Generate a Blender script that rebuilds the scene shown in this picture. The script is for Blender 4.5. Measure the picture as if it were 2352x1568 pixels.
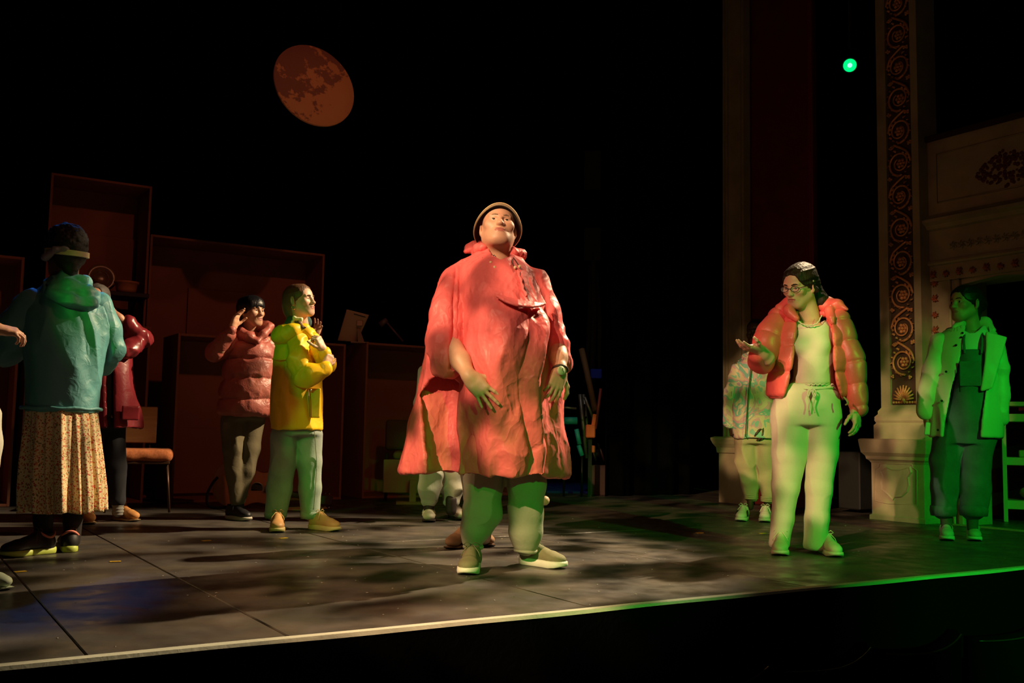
import bpy, math, random
import numpy as np
from mathutils import Vector, Matrix
for o in list(bpy.data.objects): bpy.data.objects.remove(o)
random.seed(7); C = bpy.context.scene
PI = math.pi; rad = math.radians
# ------------------------------------------------------------------ camera
FPX = 2300.0; CAMH = 0.67
th = math.atan(209 / FPX); ro = 0.018
Fw = np.array((0, math.cos(th), math.sin(th))); U0 = np.array((0, -math.sin(th), math.cos(th))); R0 = np.array((1., 0, 0))
Rt = math.cos(ro) * R0 + math.sin(ro) * U0; Up = math.cos(ro) * U0 - math.sin(ro) * R0
CAM = np.array((0, 0, CAMH))
cd = bpy.data.cameras.new('camera'); cam = bpy.data.objects.new('camera', cd); C.collection.objects.link(cam)
cd.sensor_width = 36; cd.lens = FPX / 2352 * 36; cd.clip_end = 200; cd.clip_start = .05
cam.matrix_world = Matrix(((Rt[0], Up[0], -Fw[0], 0), (Rt[1], Up[1], -Fw[1], 0), (Rt[2], Up[2], -Fw[2], CAMH), (0, 0, 0, 1)))
C.camera = cam
def ray(px, py): return Fw + Rt * (px - 1176) / FPX + Up * (784 - py) / FPX
def ground(px, py, z=0.):
    d = ray(px, py); return CAM + d * ((z - CAMH) / d[2])
# stage frame: us runs along the stage front, vs runs upstage
us = np.array((.8474, .5309, 0)); vs = np.array((-.5309, .8474, 0)); SO = np.array((2.79, 5.46, 0))
def W(u, v, z=0.): return SO + us * u + vs * v + np.array((0, 0, z))
def UV(p): d = np.asarray(p, float) - SO; return float(d @ us), float(d @ vs), float(p[2])
def on_u(px, py, u):
    d = ray(px, py); t = (u - (CAM - SO) @ us) / (d @ us); return UV(CAM + d * t)
def on_v(px, py, v):
    d = ray(px, py); t = (v - (CAM - SO) @ vs) / (d @ vs); return UV(CAM + d * t)
SROT = math.atan2(.5309, .8474)
# ------------------------------------------------------------------ world, lights, exposure
w = bpy.data.worlds.new('dark_house'); C.world = w; w.use_nodes = True
w.node_tree.nodes['Background'].inputs[0].default_value = (.36, .42, .56, 1); w.node_tree.nodes['Background'].inputs[1].default_value = .0045
C.view_settings.view_transform = 'Standard'; C.view_settings.look = 'None'; C.view_settings.gamma = 1
C.view_settings.use_curve_mapping = False; C.view_settings.exposure = 0
def spot(name, loc, aim, watt, col, ang=40, blend=.4, rad_=.06, gobo=None, cut=None):
    l = bpy.data.lights.new(name, 'SPOT'); l.energy = watt; l.color = col; l.spot_size = rad(ang); l.spot_blend = blend; l.shadow_soft_size = rad_
    o = bpy.data.objects.new(name, l); C.collection.objects.link(o); o.location = loc
    o.rotation_euler = (Vector(aim) - Vector(loc)).to_track_quat('-Z', 'Y').to_euler()
    if gobo or cut:      # leaf breakup pattern and shutter cuts of the theatre lantern
        l.use_nodes = True; nt = l.node_tree; N = nt.nodes; em = N['Emission']; K = nt.links.new; facs = []
        tc = N.new('ShaderNodeTexCoord'); sp = N.new('ShaderNodeSeparateXYZ'); K(tc.outputs['Normal'], sp.inputs[0])
        dx = N.new('ShaderNodeMath'); dx.operation = 'DIVIDE'; dy = N.new('ShaderNodeMath'); dy.operation = 'DIVIDE'
        K(sp.outputs[0], dx.inputs[0]); K(sp.outputs[2], dx.inputs[1]); K(sp.outputs[1], dy.inputs[0]); K(sp.outputs[2], dy.inputs[1])
        if gobo:
            sc, lo, thr, soft, stretch = gobo
            cb = N.new('ShaderNodeCombineXYZ'); K(dx.outputs[0], cb.inputs[0]); K(dy.outputs[0], cb.inputs[1])
            mp = N.new('ShaderNodeMapping'); mp.inputs['Scale'].default_value = (stretch, 1, 1); K(cb.outputs[0], mp.inputs[0])
            no = N.new('ShaderNodeTexNoise'); no.inputs['Scale'].default_value = sc; no.inputs['Detail'].default_value = 2.5; K(mp.outputs[0], no.inputs[0])
            mr = N.new('ShaderNodeMapRange'); mr.inputs[1].default_value = thr - soft; mr.inputs[2].default_value = thr + soft; mr.inputs[3].default_value = lo; mr.inputs[4].default_value = 1
            K(no.outputs[0], mr.inputs[0]); facs.append(mr.outputs[0])
        for ax_, a, b_ in (cut or ()):      # (axis, tangent where dark, tangent where full)
            mr = N.new('ShaderNodeMapRange'); mr.inputs[1].default_value = a; mr.inputs[2].default_value = b_; K((dx if ax_ == 'x' else dy).outputs[0], mr.inputs[0]); facs.append(mr.outputs[0])
        f = facs[0]
        for g_ in facs[1:]:
            m = N.new('ShaderNodeMath'); m.operation = 'MULTIPLY'; K(f, m.inputs[0]); K(g_, m.inputs[1]); f = m.outputs[0]
        K(f, em.inputs[1])
    return o
WARM = (1., .66, .36)
spot('front_key_lantern', (-4.2, -1.6, 4.9), (1.0, 5.4, .95), 4300, (1., .6, .32), 34, .5, .04, (32, .06, .49, .05, 1), [('y', -.2, -.12), ('x', -.058, -.042)])
spot('face_special_lantern', (-2.6, -.5, 4.6), (0.05, 4.95, 1.5), 820, (1., .62, .36), 12, .5, .05)
spot('jacket_fill_added', (-3.4, .2, 3.6), (1.45, 5.85, 1.2), 1000, (1., .55, .36), 9, .6, .05)  # added spot to brighten the pink jacket, not a known lantern
spot('side_warm_lantern', (3.29, 7.9, 4.6), (-2.1, 5.03, .5), 3800, (1., .74, .44), 54, .4, .05, (11, .05, .46, .045, 1), [('x', .4, .32)])
spot('green_house_lantern', (4.6, -.6, 3.4), (1.6, 6.4, .6), 1250, (.01, 1., .04), 48, .5, .05, None, [('y', -.16, -.06), ('x', .12, .02)])
spot('green_low_lantern', (1.5, -1.2, 2.3), (.1, 5.0, .45), 420, (.01, 1., .04), 20, .5, .04, None, [('y', -.1, -.05)])
spot('green_left_lantern', (-3.2, 1.0, 2.6), (-1.35, 6.6, .9), 270, (.06, 1., .08), 15, .5, .05)
spot('blue_top_lantern', (-3.3, 8.2, 4.9), (-2.42, 5.3, 1.5), 150, (.04, .25, 1.), 13, .5, .05)
spot('red_set_lantern', (1.5, 2.6, 6.0), (-2.4, 9.2, .2), 135, (1., .32, .15), 50, .6, .06)
spot('cloth_wash_lantern', (.2, -1.2, 6.0), (2.6, 8.6, 1.2), 32, (1., .6, .3), 60, .7, .1)
spot('moon_lantern', (2.2, 4.2, 5.6), (-1.7, 8.5, 3.0), 44, (1., .3, .12), 20, .5, .1)
spot('backstage_fill_added', (.4, 9.6, 4.2), (.75, 11.3, .4), 22, (.9, .8, .8), 40, .6, .1)  # added fill so the backstage clutter shows, no known lamp there
# ------------------------------------------------------------------ materials
MATS = {}
def mat(name, col, rough=.6, metal=0, bump=0, bs=20, bstretch=(1, 1, 1), var=0, vs_=6, col2=None, emit=0, trans=0, alpha=1, spec=.5, sheen=0, bdet=3, coords='Object', vstretch=(1, 1, 1), ridge=0, crumple=None):
    if name in MATS: return MATS[name]
    m = bpy.data.materials.new(name); m.use_nodes = True; nt = m.node_tree; N = nt.nodes; L = nt.links; b = N['Principled BSDF']
    c = (*col, 1); b.inputs['Base Color'].default_value = c; b.inputs['Roughness'].default_value = rough; b.inputs['Metallic'].default_value = metal
    b.inputs['Specular IOR Level'].default_value = spec
    if emit: b.inputs['Emission Color'].default_value = c; b.inputs['Emission Strength'].default_value = emit
    if trans: b.inputs['Transmission Weight'].default_value = trans
    if alpha < 1: b.inputs['Alpha'].default_value = alpha
    if sheen: b.inputs['Sheen Weight'].default_value = sheen
    tc = N.new('ShaderNodeTexCoord')
    if var or col2:
        mp = N.new('ShaderNodeMapping'); mp.inputs['Scale'].default_value = vstretch; L.new(tc.outputs[coords], mp.inputs[0])
        n = N.new('ShaderNodeTexNoise'); n.inputs['Scale'].default_value = vs_; n.inputs['Detail'].default_value = 4; L.new(mp.outputs[0], n.inputs[0])
        r = N.new('ShaderNodeValToRGB'); r.color_ramp.elements[0].position = .35; r.color_ramp.elements[1].position = .65
        c2 = col2 if col2 else tuple(x * (1 - var) for x in col)
        r.color_ramp.elements[0].color = (*c2, 1); r.color_ramp.elements[1].color = c; L.new(n.outputs[0], r.inputs[0]); L.new(r.outputs[0], b.inputs['Base Color'])
    if bump:
        mp = N.new('ShaderNodeMapping'); mp.inputs['Scale'].default_value = bstretch; L.new(tc.outputs[coords], mp.inputs[0])
        n = N.new('ShaderNodeTexNoise'); n.inputs['Scale'].default_value = bs; n.inputs['Detail'].default_value = bdet; n.inputs['Distortion'].default_value = .6; L.new(mp.outputs[0], n.inputs[0])
        src = n.outputs[0]
        if ridge:
            a = N.new('ShaderNodeMath'); a.operation = 'SUBTRACT'; a.inputs[1].default_value = .5; L.new(src, a.inputs[0])
            q = N.new('ShaderNodeMath'); q.operation = 'ABSOLUTE'; L.new(a.outputs[0], q.inputs[0])
            z = N.new('ShaderNodeMath'); z.operation = 'MULTIPLY'; z.inputs[1].default_value = -2; L.new(q.outputs[0], z.inputs[0]); src = z.outputs[0]
        bp = N.new('ShaderNodeBump'); bp.inputs['Strength'].default_value = 1; bp.inputs['Distance'].default_value = bump; L.new(src, bp.inputs['Height']); L.new(bp.outputs[0], b.inputs['Normal'])
    if crumple:
        cs, cd_, fine = crumple
        nw = N.new('ShaderNodeTexNoise'); nw.inputs['Scale'].default_value = 7; nw.inputs['Detail'].default_value = 3; L.new(tc.outputs[coords], nw.inputs[0])
        ma = N.new('ShaderNodeVectorMath'); ma.operation = 'MULTIPLY_ADD'; ma.inputs[1].default_value = (.1, .1, .22); L.new(nw.outputs['Color'], ma.inputs[0]); L.new(tc.outputs[coords], ma.inputs[2]); prev = None
        for k_, (sc_, d_, rz_, st_) in enumerate(((cs * .55, cd_ * .8, .5, 1), (cs, cd_, -.6, 1), (cs * 2.6, cd_ * .3 * fine, .9, .8))):
            mp = N.new('ShaderNodeMapping'); mp.inputs['Scale'].default_value = bstretch; mp.inputs['Rotation'].default_value = (0, rz_, 0); L.new(ma.outputs[0], mp.inputs[0])
            v = N.new('ShaderNodeTexVoronoi'); v.inputs['Scale'].default_value = sc_; L.new(mp.outputs[0], v.inputs[0])
            bp = N.new('ShaderNodeBump'); bp.inputs['Distance'].default_value = d_; L.new(v.outputs['Distance'], bp.inputs['Height'])
            if prev: L.new(prev, bp.inputs['Normal'])
            prev = bp.outputs[0]
        L.new(prev, b.inputs['Normal'])
    MATS[name] = m; return m
def nodes(m): return m.node_tree, m.node_tree.nodes, m.node_tree.links, m.node_tree.nodes['Principled BSDF']
# ------------------------------------------------------------------ objects
def tag(o, label=None, cat=None, group=None, kind=None):
    if label: o['label'] = label
    if cat: o['category'] = cat
    if group: o['group'] = group
    if kind: o['kind'] = kind
    return o
def empty(name, loc, rz=0, **k):
    o = bpy.data.objects.new(name, None); C.collection.objects.link(o); o.location = loc; o.rotation_euler = (0, 0, rz); o.empty_display_size = .1
    return tag(o, **k)
def mesh_arr(name, V, Q, smooth=True):
    V = np.asarray(V, np.float32); me = bpy.data.meshes.new(name)
    me.vertices.add(len(V)); me.vertices.foreach_set('co', V.ravel())
    Q = np.asarray(Q, np.int32); n, k = Q.shape
    me.loops.add(n * k); me.loops.foreach_set('vertex_index', Q.ravel())
    me.polygons.add(n); me.polygons.foreach_set('loop_start', np.arange(0, n * k, k, dtype=np.int32))
    me.polygons.foreach_set('use_smooth', np.full(n, smooth)); me.update(calc_edges=True); return me
def link(name, me, parent=None, mats=None):
    o = bpy.data.objects.new(name, me); C.collection.objects.link(o); o.parent = parent
    for m in (mats if isinstance(mats, (list, tuple)) else [mats] if mats else []): me.materials.append(m)
    return o
class MB:      # small polygon builder: boxes, tubes, prisms, lathes
    def __init__(s): s.v = []; s.f = []; s.sm = []
    def add(s, vs_, fs, smooth=False):
        n = len(s.v); s.v += [tuple(map(float, p)) for p in vs_]; s.f += [tuple(i + n for i in f) for f in fs]; s.sm += [smooth] * len(fs); return s
    def box(s, c, h, R=None, bev=0):
        c = np.array(c, float); h = np.array(h, float); R = np.eye(3) if R is None else np.array(R)
        if bev <= 0:
            P = [(x, y, z) for x in (-1, 1) for y in (-1, 1) for z in (-1, 1)]
            return s.add([c + R @ (np.array(p) * h) for p in P], [(0, 1, 3, 2), (4, 6, 7, 5), (0, 4, 5, 1), (2, 3, 7, 6), (0, 2, 6, 4), (1, 5, 7, 3)])
        b = min(bev, .45 * min(h) * 2); V = []; idx = {}
        for sx in (-1, 1):
            for sy in (-1, 1):
                for sz in (-1, 1):
                    for a in range(3):
                        q = np.array((sx, sy, sz)) * (h - b); q[a] = (sx, sy, sz)[a] * h[a]; idx[(sx, sy, sz, a)] = len(V); V.append(c + R @ q)
        F = []
        for a in range(3):
            o1, o2 = [i for i in range(3) if i != a]
            for sg in (-1, 1):
                q = []
                for (p, r) in ((-1, -1), (1, -1), (1, 1), (-1, 1)):
                    t = [0, 0, 0]; t[a] = sg; t[o1] = p; t[o2] = r; q.append(idx[(*t, a)])
                F.append(tuple(q))
        for a in range(3):
            o1, o2 = [i for i in range(3) if i != a]
            for p in (-1, 1):
                for r in (-1, 1):
                    q = []
                    for sg, ax in ((-1, o1), (1, o1), (1, o2), (-1, o2)):
                        t = [0, 0, 0]; t[a] = sg; t[o1] = p; t[o2] = r; q.append(idx[(*t, ax)])
                    F.append(tuple(q))
        for sx in (-1, 1):
            for sy in (-1, 1):
                for sz in (-1, 1): F.append(tuple(idx[(sx, sy, sz, a)] for a in range(3)))
        return s.add(V, F)
    def tube(s, pts, r, n=8, closed=False, cap=True):
        P = [np.array(p, float) for p in pts]; m = len(P); rr = r if hasattr(r, '__len__') else [r] * m; V = []; F = []; up = None
        for i, p in enumerate(P):
            a = P[(i - 1) % m] if (closed or i > 0) else p; b = P[(i + 1) % m] if (closed or i < m - 1) else p
            t = b - a; t /= np.linalg.norm(t) + 1e-12
            if up is None: up = np.array((0, 0, 1.)) if abs(t[2]) < .9 else np.array((1., 0, 0))
            x = np.cross(up, t); x /= np.linalg.norm(x) + 1e-12; up = np.cross(t, x)
            for k in range(n):
                q = 2 * PI * k / n; V.append(p + rr[i] * (math.cos(q) * x + math.sin(q) * up))
        for i in range(m if closed else m - 1):
            j = (i + 1) % m
            for k in range(n): F.append((i * n + k, i * n + (k + 1) % n, j * n + (k + 1) % n, j * n + k))
        s.add(V, F, True)
        if cap and not closed: n0 = len(s.v) - m * n; s.f += [tuple(n0 + k for k in range(n))[::-1], tuple(n0 + (m - 1) * n + k for k in range(n))]; s.sm += [False, False]
        return s
    def prism(s, poly, fn, d):      # poly in 2-D, fn(x,y,t)->3-D point, t in 0..d
        n = len(poly); V = [fn(x, y, 0) for x, y in poly] + [fn(x, y, d) for x, y in poly]
        return s.add(V, [tuple(range(n))[::-1], tuple(range(n, 2 * n))] + [(i, (i + 1) % n, n + (i + 1) % n, n + i) for i in range(n)])
    def lathe(s, prof, c=(0, 0, 0), R=None, n=32):
        R = np.eye(3) if R is None else np.array(R); c = np.array(c); V = []; F = []
        for (r, z) in prof:
            for k in range(n): a = 2 * PI * k / n; V.append(c + R @ np.array((r * math.cos(a), r * math.sin(a), z)))
        for i in range(len(prof) - 1):
            for k in range(n): F.append((i * n + k, i * n + (k + 1) % n, (i + 1) * n + (k + 1) % n, (i + 1) * n + k))
        return s.add(V, F, True)
    def build(s, name, m=None, parent=None, bevel=0, **k):
        me = bpy.data.meshes.new(name); me.from_pydata(s.v, [], s.f); me.polygons.foreach_set('use_smooth', s.sm); me.update()
        import bmesh
        b = bmesh.new(); b.from_mesh(me); bmesh.ops.recalc_face_normals(b, faces=b.faces); b.to_mesh(me); b.free()
        o = link(name, me, parent, m); 
        if bevel:
            bv = o.modifiers.new('bevel', 'BEVEL'); bv.width = bevel; bv.segments = 2; bv.limit_method = 'ANGLE'
        return tag(o, **k)
# ------------------------------------------------------------------ noise
def _h(ix, iy, iz, s):
    n = (ix.astype(np.int64) * 73856093) ^ (iy.astype(np.int64) * 19349663) ^ (iz.astype(np.int64) * 83492791) ^ (s * 2654435761 & 0xffffffff)
    n = (n ^ (n >> 13)) * 1274126177 & 0x7fffffff; n = (n ^ (n >> 15)) * 1911520717 & 0x7fffffff
    return (n & 0xffff) / 65535.
def noise(P, s=0):
    I = np.floor(P); f = P - I; f = f * f * (3 - 2 * f); I = I.astype(np.int64); r = 0
    for a in (0, 1):
        wx = f[:, 0] if a else 1 - f[:, 0]
        for b in (0, 1):
            wy = f[:, 1] if b else 1 - f[:, 1]
            for c in (0, 1):
                wz = f[:, 2] if c else 1 - f[:, 2]; r = r + wx * wy * wz * _h(I[:, 0] + a, I[:, 1] + b, I[:, 2] + c, s)
    return r * 2 - 1
def folds(P, sc=(9, 9, 2.5), amp=.01, seed=0, tilt=0, ridge=True):
    Q = P.copy(); Q[:, 0] = Q[:, 0] + tilt * Q[:, 2]
    Q = Q * np.array(sc) + .35 * np.stack([noise(P * 5 + 3.1, seed + 7), noise(P * 5 + 9.2, seed + 8), noise(P * 4, seed + 9)], 1)
    a = noise(Q, seed)
    if ridge: a = 1 - 2 * np.abs(a) ** .8
    return amp * (a + .4 * noise(Q * 2.1, seed + 3))
# ------------------------------------------------------------------ signed-distance modelling
def smin(a, b, k):
    if k <= 0: return np.minimum(a, b)
    h = np.maximum(k - np.abs(a - b), 0) / k; return np.minimum(a, b) - h * h * k * .25
def rot(x=0, y=0, z=0): return np.array(Matrix.Rotation(rad(z), 3, 'Z') @ Matrix.Rotation(rad(y), 3, 'Y') @ Matrix.Rotation(rad(x), 3, 'X'))
class Fld:
    def __init__(s, k=.02): s.ops = []; s.k = k
    def _a(s, lo, hi, fn, mode, k): s.ops.append((np.array(lo, float), np.array(hi, float), fn, mode, s.k if k is None else k)); return s
    def cone(s, a, b, ra, rb, k=None, mode='add', flat=None):
        a = np.array(a, float); b = np.array(b, float); m = max(ra, rb)
        def fn(X, Y, Z):
            d = b - a; L = d @ d + 1e-12; px, py, pz = X - a[0], Y - a[1], Z - a[2]
            t = np.clip((px * d[0] + py * d[1] + pz * d[2]) / L, 0, 1); qx, qy, qz = px - t * d[0], py - t * d[1], pz - t * d[2]
            q2 = qx * qx + qy * qy + qz * qz
            if flat is not None:
                nx, ny, nz, fc = flat; dn = qx * nx + qy * ny + qz * nz; q2 = q2 + dn * dn * (fc * fc - 1)
            return np.sqrt(np.maximum(q2, 0)) - (ra + (rb - ra) * t)
        e = m * (1.0 if flat is None or flat[3] >= 1 else 1 / flat[3])
        return s._a(np.minimum(a, b) - e, np.maximum(a, b) + e, fn, mode, k)
    def chain(s, pts, rr, k=None, mode='add', flat=None):
        for i in range(len(pts) - 1): s.cone(pts[i], pts[i + 1], rr[i], rr[i + 1], k, mode, flat)
        return s
    def ell(s, c, r, R=None, k=None, mode='add'):
        c = np.array(c, float); r = np.array(r if hasattr(r, '__len__') else (r, r, r), float)
        def fn(X, Y, Z):
            x, y, z = X - c[0], Y - c[1], Z - c[2]
            if R is not None: x, y, z = (R[0][0] * x + R[1][0] * y + R[2][0] * z, R[0][1] * x + R[1][1] * y + R[2][1] * z, R[0][2] * x + R[1][2] * y + R[2][2] * z)
            k0 = np.sqrt((x / r[0]) ** 2 + (y / r[1]) ** 2 + (z / r[2]) ** 2); k1 = np.sqrt((x / r[0] ** 2) ** 2 + (y / r[1] ** 2) ** 2 + (z / r[2] ** 2) ** 2) + 1e-9
            return k0 * (k0 - 1) / k1
        e = r if R is None else np.array((max(r),) * 3)
        return s._a(c - e, c + e, fn, mode, k)
    def box(s, c, h, R=None, rnd=.005, k=None, mode='add'):
        c = np.array(c, float); h = np.array(h, float)
        def fn(X, Y, Z):
            x, y, z = X - c[0], Y - c[1], Z - c[2]
            if R is not None: x, y, z = (R[0][0] * x + R[1][0] * y + R[2][0] * z, R[0][1] * x + R[1][1] * y + R[2][1] * z, R[0][2] * x + R[1][2] * y + R[2][2] * z)
            x, y, z = np.abs(x) - h[0] + rnd, np.abs(y) - h[1] + rnd, np.abs(z) - h[2] + rnd
            return np.sqrt(np.maximum(x, 0) ** 2 + np.maximum(y, 0) ** 2 + np.maximum(z, 0) ** 2) + np.minimum(np.maximum(x, np.maximum(y, z)), 0) - rnd
        e = h if R is None else np.array((np.linalg.norm(h),) * 3)
        return s._a(c - e, c + e, fn, mode, k)
    def stack(s, secs, k=None, mode='add', ex=2.0, rnd=.02, ext=0):
        secs = sorted(secs)
        if ext: q = list(secs[0]); q[0] -= ext; secs = [tuple(q)] + secs
        S = np.array(secs, float)      # z, cx, cy, rx, ry
        def fn(X, Y, Z):
            zf = Z.ravel() if Z.size < 4000 else Z[0, 0, :]
            I = [np.interp(zf, S[:, 0], S[:, j]).reshape((1, 1, -1)) for j in range(1, 5)]
            x = np.abs((X - I[0]) / I[2]); y = np.abs((Y - I[1]) / I[3])
            q = (x ** ex + y ** ex) ** (1 / ex) if ex != 2 else np.sqrt(x * x + y * y)
            g = np.sqrt((x / I[2]) ** 2 + (y / I[3]) ** 2) / (q + 1e-6)
            d = (q - 1) / np.maximum(g, 1 / np.maximum(I[2], I[3])) 
            dz = np.maximum(Z - S[-1, 0], S[0, 0] - Z)
            dd, zz = d + rnd, dz + rnd
            return np.sqrt(np.maximum(dd, 0) ** 2 + np.maximum(zz, 0) ** 2) + np.minimum(np.maximum(dd, zz), 0) - rnd
        lo = (min(S[:, 1] - S[:, 3]), min(S[:, 2] - S[:, 4]), S[0, 0]); hi = (max(S[:, 1] + S[:, 3]), max(S[:, 2] + S[:, 4]), S[-1, 0])
        return s._a(lo, hi, fn, mode, k)
    def prism(s, poly, y0, y1, k=0, mode='sub', rnd=0):
        P = np.array(poly, float)
        def fn(X, Y, Z):
            x = X[:, 0, :] if X.ndim == 3 and X.shape[1] > 0 else X; x = np.broadcast_to(X[:, :1, :], np.broadcast_shapes(X.shape, Z.shape)[:1] + (1,) + Z.shape[2:]); z = np.broadcast_to(Z[:, :1, :], x.shape)
            d = np.full(x.shape, 1e9); ins = np.zeros(x.shape, bool); n = len(P)
            for i in range(n):
                a, b = P[i], P[(i + 1) % n]; e = b - a; t = np.clip(((x - a[0]) * e[0] + (z - a[1]) * e[1]) / (e @ e + 1e-12), 0, 1)
                d = np.minimum(d, (x - a[0] - t * e[0]) ** 2 + (z - a[1] - t * e[1]) ** 2)
                cr = ((a[1] > z) != (b[1] > z)) & (x < (b[0] - a[0]) * (z - a[1]) / (b[1] - a[1] + 1e-12) + a[0]); ins ^= cr
            d = np.sqrt(d) * np.where(ins, -1, 1) - rnd
            return np.maximum(d, np.maximum(Y - y1, y0 - Y))
        lo = (P[:, 0].min() - rnd, y0, P[:, 1].min() - rnd); hi = (P[:, 0].max() + rnd, y1, P[:, 1].max() + rnd)
        return s._a(lo, hi, fn, mode, k)
    def hem(s, z, x=0.): return s.box((x, 0, z - .5), (1.2, 1.2, .5), None, .001, 0, 'sub')
    def shell(s, t): s.ops.append((None, None, t, 'shell', 0)); return s
    def grid(s, h):
        A = [o for o in s.ops if o[3] == 'add']; pad = 4 * h
        lo = np.min([o[0] for o in A], 0) - pad; hi = np.max([o[1] for o in A], 0) + pad
        n = np.ceil((hi - lo) / h).astype(int) + 1; ax = [lo[i] + h * np.arange(n[i]) for i in range(3)]
        D = np.full(n, 1.0, np.float32)
        for (a, b, fn, mode, k) in s.ops:
            if mode == 'shell': D = np.maximum(D, -(D + fn)); continue
            m = k + 3 * h; i0 = np.clip(np.floor((a - m - lo) / h).astype(int), 0, n); i1 = np.clip(np.ceil((b + m - lo) / h).astype(int) + 1, 0, n)
            if np.any(i1 - i0 <= 0): continue
            X = ax[0][i0[0]:i1[0]][:, None, None]; Y = ax[1][i0[1]:i1[1]][None, :, None]; Z = ax[2][i0[2]:i1[2]][None, None, :]
            sl = tuple(slice(i0[i], i1[i]) for i in range(3)); v = np.broadcast_to(fn(X, Y, Z), D[sl].shape)
            if mode == 'add': D[sl] = smin(D[sl], v, k)
            elif mode == 'sub': D[sl] = -smin(-D[sl], v, k)
        return D, lo
    def mesh(s, h=.008, disp=None, smooth=0):
        D, lo = s.grid(h); V, Q = nets(D, lo, h)
        if smooth: V = relax(V, Q, smooth)
        if disp is not None:
            nr = vnormals(V, Q); d = disp(V)
            V = V + (nr * d[:, None] if d.ndim == 1 else d)
        return V, Q
def nets(D, lo, h):
    S = D < 0; c = [S[a:S.shape[0] - 1 + a, b:S.shape[1] - 1 + b, e:S.shape[2] - 1 + e] for a in (0, 1) for b in (0, 1) for e in (0, 1)]
    al = np.logical_and.reduce(c); an = np.logical_or.reduce(c); A = an & ~al; I = np.argwhere(A); N = len(I)
    idx = np.full(A.shape, -1, np.int32); idx[A] = np.arange(N)
    acc = np.zeros((N, 3)); cnt = np.zeros(N); K = [(a, b, e) for a in (0, 1) for b in (0, 1) for e in (0, 1)]
    vals = {k: D[I[:, 0] + k[0], I[:, 1] + k[1], I[:, 2] + k[2]].astype(float) for k in K}
    for k in K:
        for ax in range(3):
            if k[ax]: continue
            k2 = list(k); k2[ax] = 1; k2 = tuple(k2); a, b = vals[k], vals[k2]; x = (a < 0) != (b < 0); t = np.where(x, a / (a - b + 1e-20), 0)
            p = np.zeros((N, 3)); p[:] = k; p[:, ax] += t; acc += np.where(x[:, None], p, 0); cnt += x
    V = lo + h * (I + acc / cnt[:, None]); Qs = []
    for ax in range(3):
        o1, o2 = [(1, 2), (2, 0), (0, 1)][ax]; n = S.shape
        sa = [slice(1, n[i] - 1) for i in range(3)]; sb = list(sa); sa[ax] = slice(0, n[ax] - 1); sb[ax] = slice(1, n[ax])
        a, b = S[tuple(sa)], S[tuple(sb)]; E = np.argwhere(a != b); flip = a[tuple(E.T)]
        off = np.array([sl.start for sl in sa]); E = E + off
        def cell(d1, d2): q = E.copy(); q[:, o1] -= d1; q[:, o2] -= d2; return idx[q[:, 0], q[:, 1], q[:, 2]]
        q = np.stack([cell(1, 1), cell(0, 1), cell(0, 0), cell(1, 0)], 1); q[~flip] = q[~flip][:, ::-1]; Qs.append(q)
    Q = np.concatenate(Qs); return V, Q[(Q >= 0).all(1)]
def vnormals(V, Q):
    a, b, c, d = V[Q[:, 0]], V[Q[:, 1]], V[Q[:, 2]], V[Q[:, 3]]; n = np.cross(c - a, d - b); out = np.zeros_like(V)
    for i in range(4):
        for j in range(3): out[:, j] += np.bincount(Q[:, i], n[:, j], len(V))
    return out / (np.linalg.norm(out, axis=1, keepdims=True) + 1e-12)
def relax(V, Q, it):
    e = np.concatenate([Q[:, [0, 1]], Q[:, [1, 2]], Q[:, [2, 3]], Q[:, [3, 0]]]); deg = np.bincount(e[:, 0], minlength=len(V)) + 1e-9
    for _ in range(it): V = V + .5 * (np.stack([np.bincount(e[:, 0], V[e[:, 1], j], len(V)) for j in range(3)], 1) / deg[:, None] - V)
    return V
def fobj(name, fld, m, parent=None, h=.008, disp=None, smooth=1, **k):
    V, Q = fld.mesh(h, disp, smooth); return tag(link(name, mesh_arr(name, V, Q), parent, m), **k)
def joined(name, parts, mats, parent=None):      # [(V,Q,matindex or array)] into ONE mesh
    Vs, Qs, M = [], [], []; n = 0
    for V, Q, mi in parts:
        Vs.append(V); Qs.append(Q + n); n += len(V); M.append(np.full(len(Q), mi, np.int32) if np.isscalar(mi) else mi)
    me = mesh_arr(name, np.concatenate(Vs), np.concatenate(Qs)); o = link(name, me, parent, mats); me.polygons.foreach_set('material_index', np.concatenate(M)); return o
# ------------------------------------------------------------------ people kit
def skin(name, c, rough=.5): return mat(name, c, rough, bump=.0006, bs=90, var=.12, vs_=14)
M_white = mat('eye_white', (.75, .72, .68), .25); M_iris = mat('eye_iris', (.05, .03, .02), .15)
class Per:
    def __init__(s, px, py, label, name='person'):
        g = ground(px, py); s.g = g; a = np.array((g[0], g[1], 0.)); s.ay = a / np.linalg.norm(a); s.ax = np.array((s.ay[1], -s.ay[0], 0))
        s.e = empty(name, g, math.atan2(s.ax[1], s.ax[0]), label=label, cat='person'); s.sc = FPX / np.linalg.norm(a)
    def loc(s, w): d = w - s.g; return np.array((d @ s.ax, d @ s.ay, d[2]))
    def J(s, px, py, dy=0.):
        d = ray(px, py); t = ((s.g - CAM) @ s.ay + dy) / (d @ s.ay); return s.loc(CAM + d * t)
    def G(s, px, py): return s.loc(ground(px, py))
    def st(s, rows):
        out = []
        for (py, l, r, ry, cy) in rows:
            a, b = s.J(l, py, cy), s.J(r, py, cy); out.append(((a[2] + b[2]) / 2, (a[0] + b[0]) / 2, cy, (b[0] - a[0]) / 2, ry))
        return out
    def poly(s, pts, dy=0.): return [tuple(s.J(x, y, dy)[[0, 2]]) for x, y in pts]
    def ch(s, pts): return [s.J(p[0], p[1], p[2] if len(p) > 2 else 0) for p in pts]
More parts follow.
